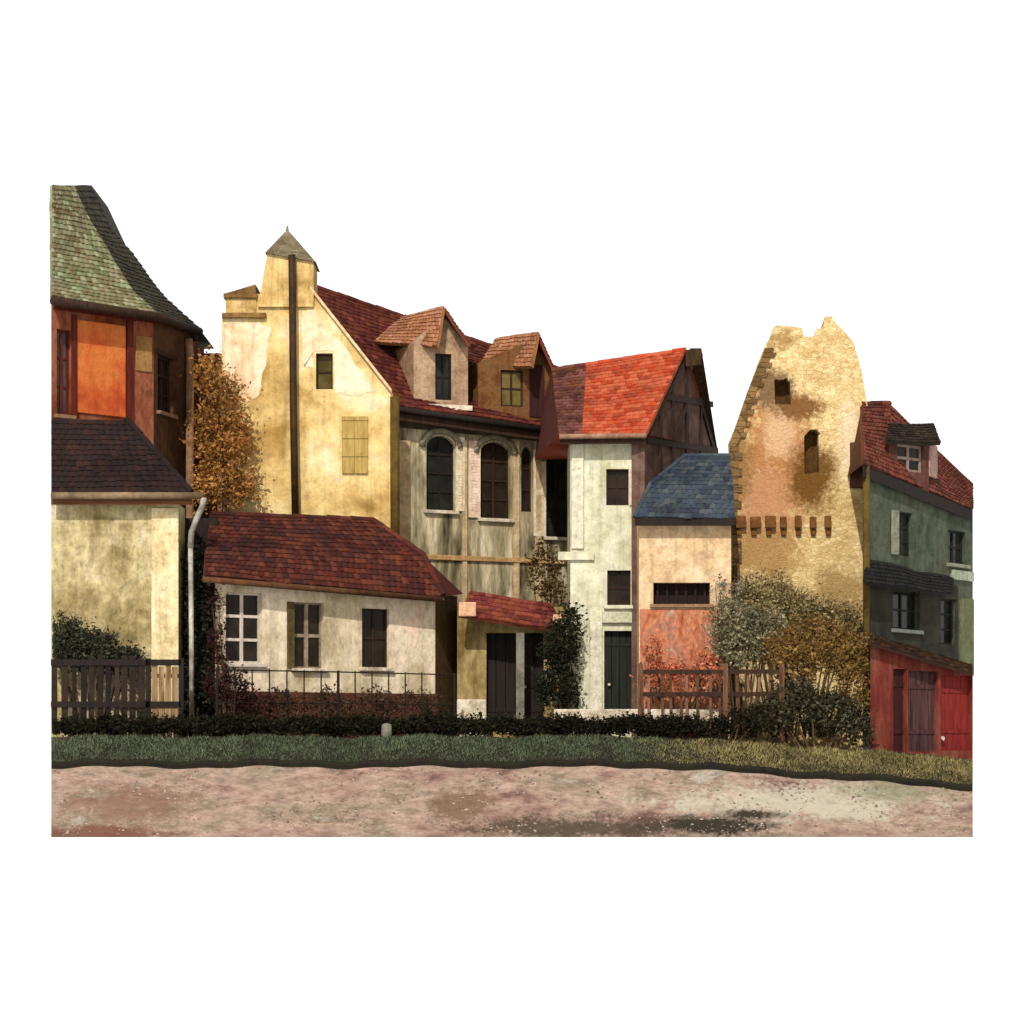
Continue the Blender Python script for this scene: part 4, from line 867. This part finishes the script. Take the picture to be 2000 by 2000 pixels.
# ---- red garage below
t = thing('red_garage', 'low red and brown garage with a bright red door at the right edge', 'garage', P(1800, 1480, 2.4))
wb = Wall(1700, 1.0, 1900, 3.6)
M_gar = mottled('red_brown_render', [col(84, 28, 18), col(112, 44, 32), col(128, 72, 54)], 1.1, 12, stretch=(1.5, 1.5, .5))
d1, d2, d3 = wb.rect(1745, 1306, 1771, 1468), wb.rect(1774, 1310, 1832, 1468), wb.rect(1838, 1318, 1899, 1466)
zl, zr = wb.uv(1703, 1262)[1], wb.uv(1900, 1310)[1]
mb = MB(); facade(mb, wb, [(0, -1.4), (wb.L, -1.4), (wb.L, zr), (0, zl)], [rect_poly(r) for r in (d1, d2, d3)], .22); mb.build('wall', M_gar, t)
def doors(r, mat, n, lab=None, hx=None):
    mb = MB(); u0, u1, z0, z1 = r
    for k in range(n):
        a = u0 + (u1 - u0) * k / n; mb.wbox(wb, a + .006, a + (u1 - u0) / n - .006, z0, z1, -.2, -.15 + .004 * (k % 2))
    mb.wbox(wb, u0, u1, z0 + .5, z0 + .62, -.15, -.12); mb.wbox(wb, u0, u1, z1 - .5, z1 - .38, -.15, -.12)
    o = mb.build('door', mat, t)
    if lab: o['label'] = lab
    if hx is not None:
        mb = MB(); p = wb.at(u0 + hx, z0 + .35, -.1); mb.tube([p, p + wb.nv() * .1], .06); mb.build('handle', M_stonepale, o)
doors(d1, wood('black_red_paint', col(36, 4, 2), col(64, 22, 6)), 3, 'narrow black red door')
doors(d2, wood('plum_paint', col(40, 14, 14), col(90, 60, 58)), 5, 'faded plum door')
doors(d3, wood('bright_red_paint', col(92, 14, 8), col(134, 38, 30)), 4, 'bright red door', .1)
mb = MB(); a, b = P(1698, 1254, .55), P(1899, 1314, 3.1); c_, d_ = P(1899, 1298, 5), P(1698, 1238, 2.4); tiles(mb, a, b, c_, d_, .2, .22, seed=151); mb.build('roof', islands('dark_umber_tiles', [col(44, 24, 6), col(66, 42, 20), col(84, 60, 38)], scale=1), t)

# ================================================================== GARDEN on the right
M_redleaf = islands('red_leaves', [col(158, 78, 46, 0.9), col(196, 108, 68, 0.9), col(214, 140, 98, 0.9), col(132, 60, 42, 0.9), col(178, 122, 106, 0.9)], scale=1, trans=1)
shrub('red_shrub', 'low rust red shrub behind the garden fence, against the salmon wall', 'shrub', [(1285, 1318, 2.0, 36, 34, .35), (1340, 1322, 2.0, 44, 32, .35), (1392, 1312, 2.0, 30, 36, .35), (1275, 1278, 2.0, 18, 34, .25)], 4200, M_redleaf, .08, 41, .1, 12)
M_greyleaf = islands('silver_leaves', [col(84, 82, 58, 0.7), col(116, 110, 84, 0.7), col(140, 134, 110, 0.7), col(72, 74, 44, 0.7), col(116, 98, 76, 0.7)], scale=1, trans=1)
shrub('silver_shrub', 'silvery grey green shrub between the red shrub and the ruined tower', 'shrub', [(1430, 1215, 2.2, 44, 50, .4), (1490, 1230, 2.2, 44, 46, .4), (1450, 1275, 2.1, 60, 40, .4)], 9000, M_greyleaf, .085, 43, .11)
M_tanleaf = islands('tan_leaves', [col(112, 96, 62, 0.75), col(146, 126, 86, 0.75), col(120, 118, 84, 0.75), col(168, 148, 108, 0.75), col(92, 84, 48, 0.75)], scale=1, trans=1)
shrub('tower_creeper', 'pale tan and grey green creeper climbing the lower wall of the ruined tower', 'creeper', [(1470, 1180, 4.9, 50, 60, .25), (1560, 1200, 4.9, 60, 50, .25), (1640, 1215, 4.9, 44, 46, .25), (1520, 1150, 4.95, 24, 36, .2)], 9000, M_tanleaf, .085, 48, .16, 14)
M_pf = islands('white_petals', [col(150, 140, 116), col(188, 178, 152), col(110, 102, 76)], scale=1, trans=1)
shrub('white_flowers', 'small white flowering branch beside the dark opening of the slate roofed house', 'flowers', [(1405, 1148, 2.4, 16, 22, .2), (1436, 1156, 2.4, 20, 18, .2)], 520, M_pf, .07, 45, .07, 3)
M_olive = islands('olive_brown_leaves', [col(84, 60, 22, 0.72), col(106, 84, 40, 0.72), col(128, 104, 62, 0.72), col(92, 72, 32, 0.72), col(112, 82, 48, 0.72)], scale=1, trans=1)
shrub('olive_shrub', 'large olive brown shrub at the foot of the ruined tower', 'shrub', [(1590, 1255, 1.8, 60, 50, .45), (1650, 1285, 1.7, 50, 60, .45), (1550, 1300, 1.7, 50, 44, .4), (1668, 1350, 1.6, 34, 50, .4), (1530, 1265, 1.8, 40, 36, .4)], 12000, M_olive, .09, 47, .12)
M_dkolive = islands('dark_olive_leaves', [col(30, 24, 6, 1.0), col(54, 48, 26, 1.0), col(78, 72, 50, 1.0), col(96, 94, 72, 1.0), col(44, 38, 12, 1.0)], scale=1, trans=1)
shrub('dark_bush', 'dark tangled bush between the garden fence and the red garage', 'bush', [(1560, 1375, .9, 60, 50, .4), (1630, 1400, .8, 56, 50, .4), (1500, 1405, .7, 50, 40, .35), (1680, 1425, .5, 24, 34, .3)], 12000, M_dkolive, .085, 49, .11, zb=-.9)
shrub('low_bush', 'low dark bush under the rail of the garden fence', 'bush', [(1440, 1420, .2, 54, 34, .3), (1390, 1425, .1, 30, 26, .25)], 2600, M_hedge, .075, 51, .1, zb=-.8)
t = thing('garden_fence', 'slim dark brown garden fence in front of the red shrub', 'fence', P(1390, 1440, .9))
wfz = Wall(1246, 1.2, 1535, .8); M_fence = wood('fence_brown', col(64, 34, 16), col(116, 84, 62))
for py in (1308, 1352):
    mb = MB(); mb.pbox(wfz, 1248, py, 1535, py + 8, .0, .04); mb.build('rail', M_darkwood, t)
mb = MB(); rdp = random.Random(8); x = 1252
while x < 1525:
    if rdp.random() < .85: mb.pbox(wfz, x, 1322 + rdp.uniform(-14, 6), x + 5, 1425, -.035, -.004)
    x += rdp.uniform(11, 22)
mb.build('pickets', islands('fence_pickets', [col(70, 40, 24), col(104, 74, 56), col(140, 108, 88), col(84, 60, 40)], scale=2), t)
for px in (1246, 1412, 1522):
    mb = MB(); mb.pbox(wfz, px, 1296, px + 10, 1450, -.08, .06); mb.build('post', M_fence, t)
mb = MB(); ws_ = Wall(1100, 1.4, 1405, 1.4); mb.pbox(ws_, 1082, 1385, 1404, 1409, -1.5, 0); tag(mb.build('stone_kerb', M_stonepale, None, bevel=.03), 'long pale stone kerb in front of the pale green house and red shrub', 'kerb')
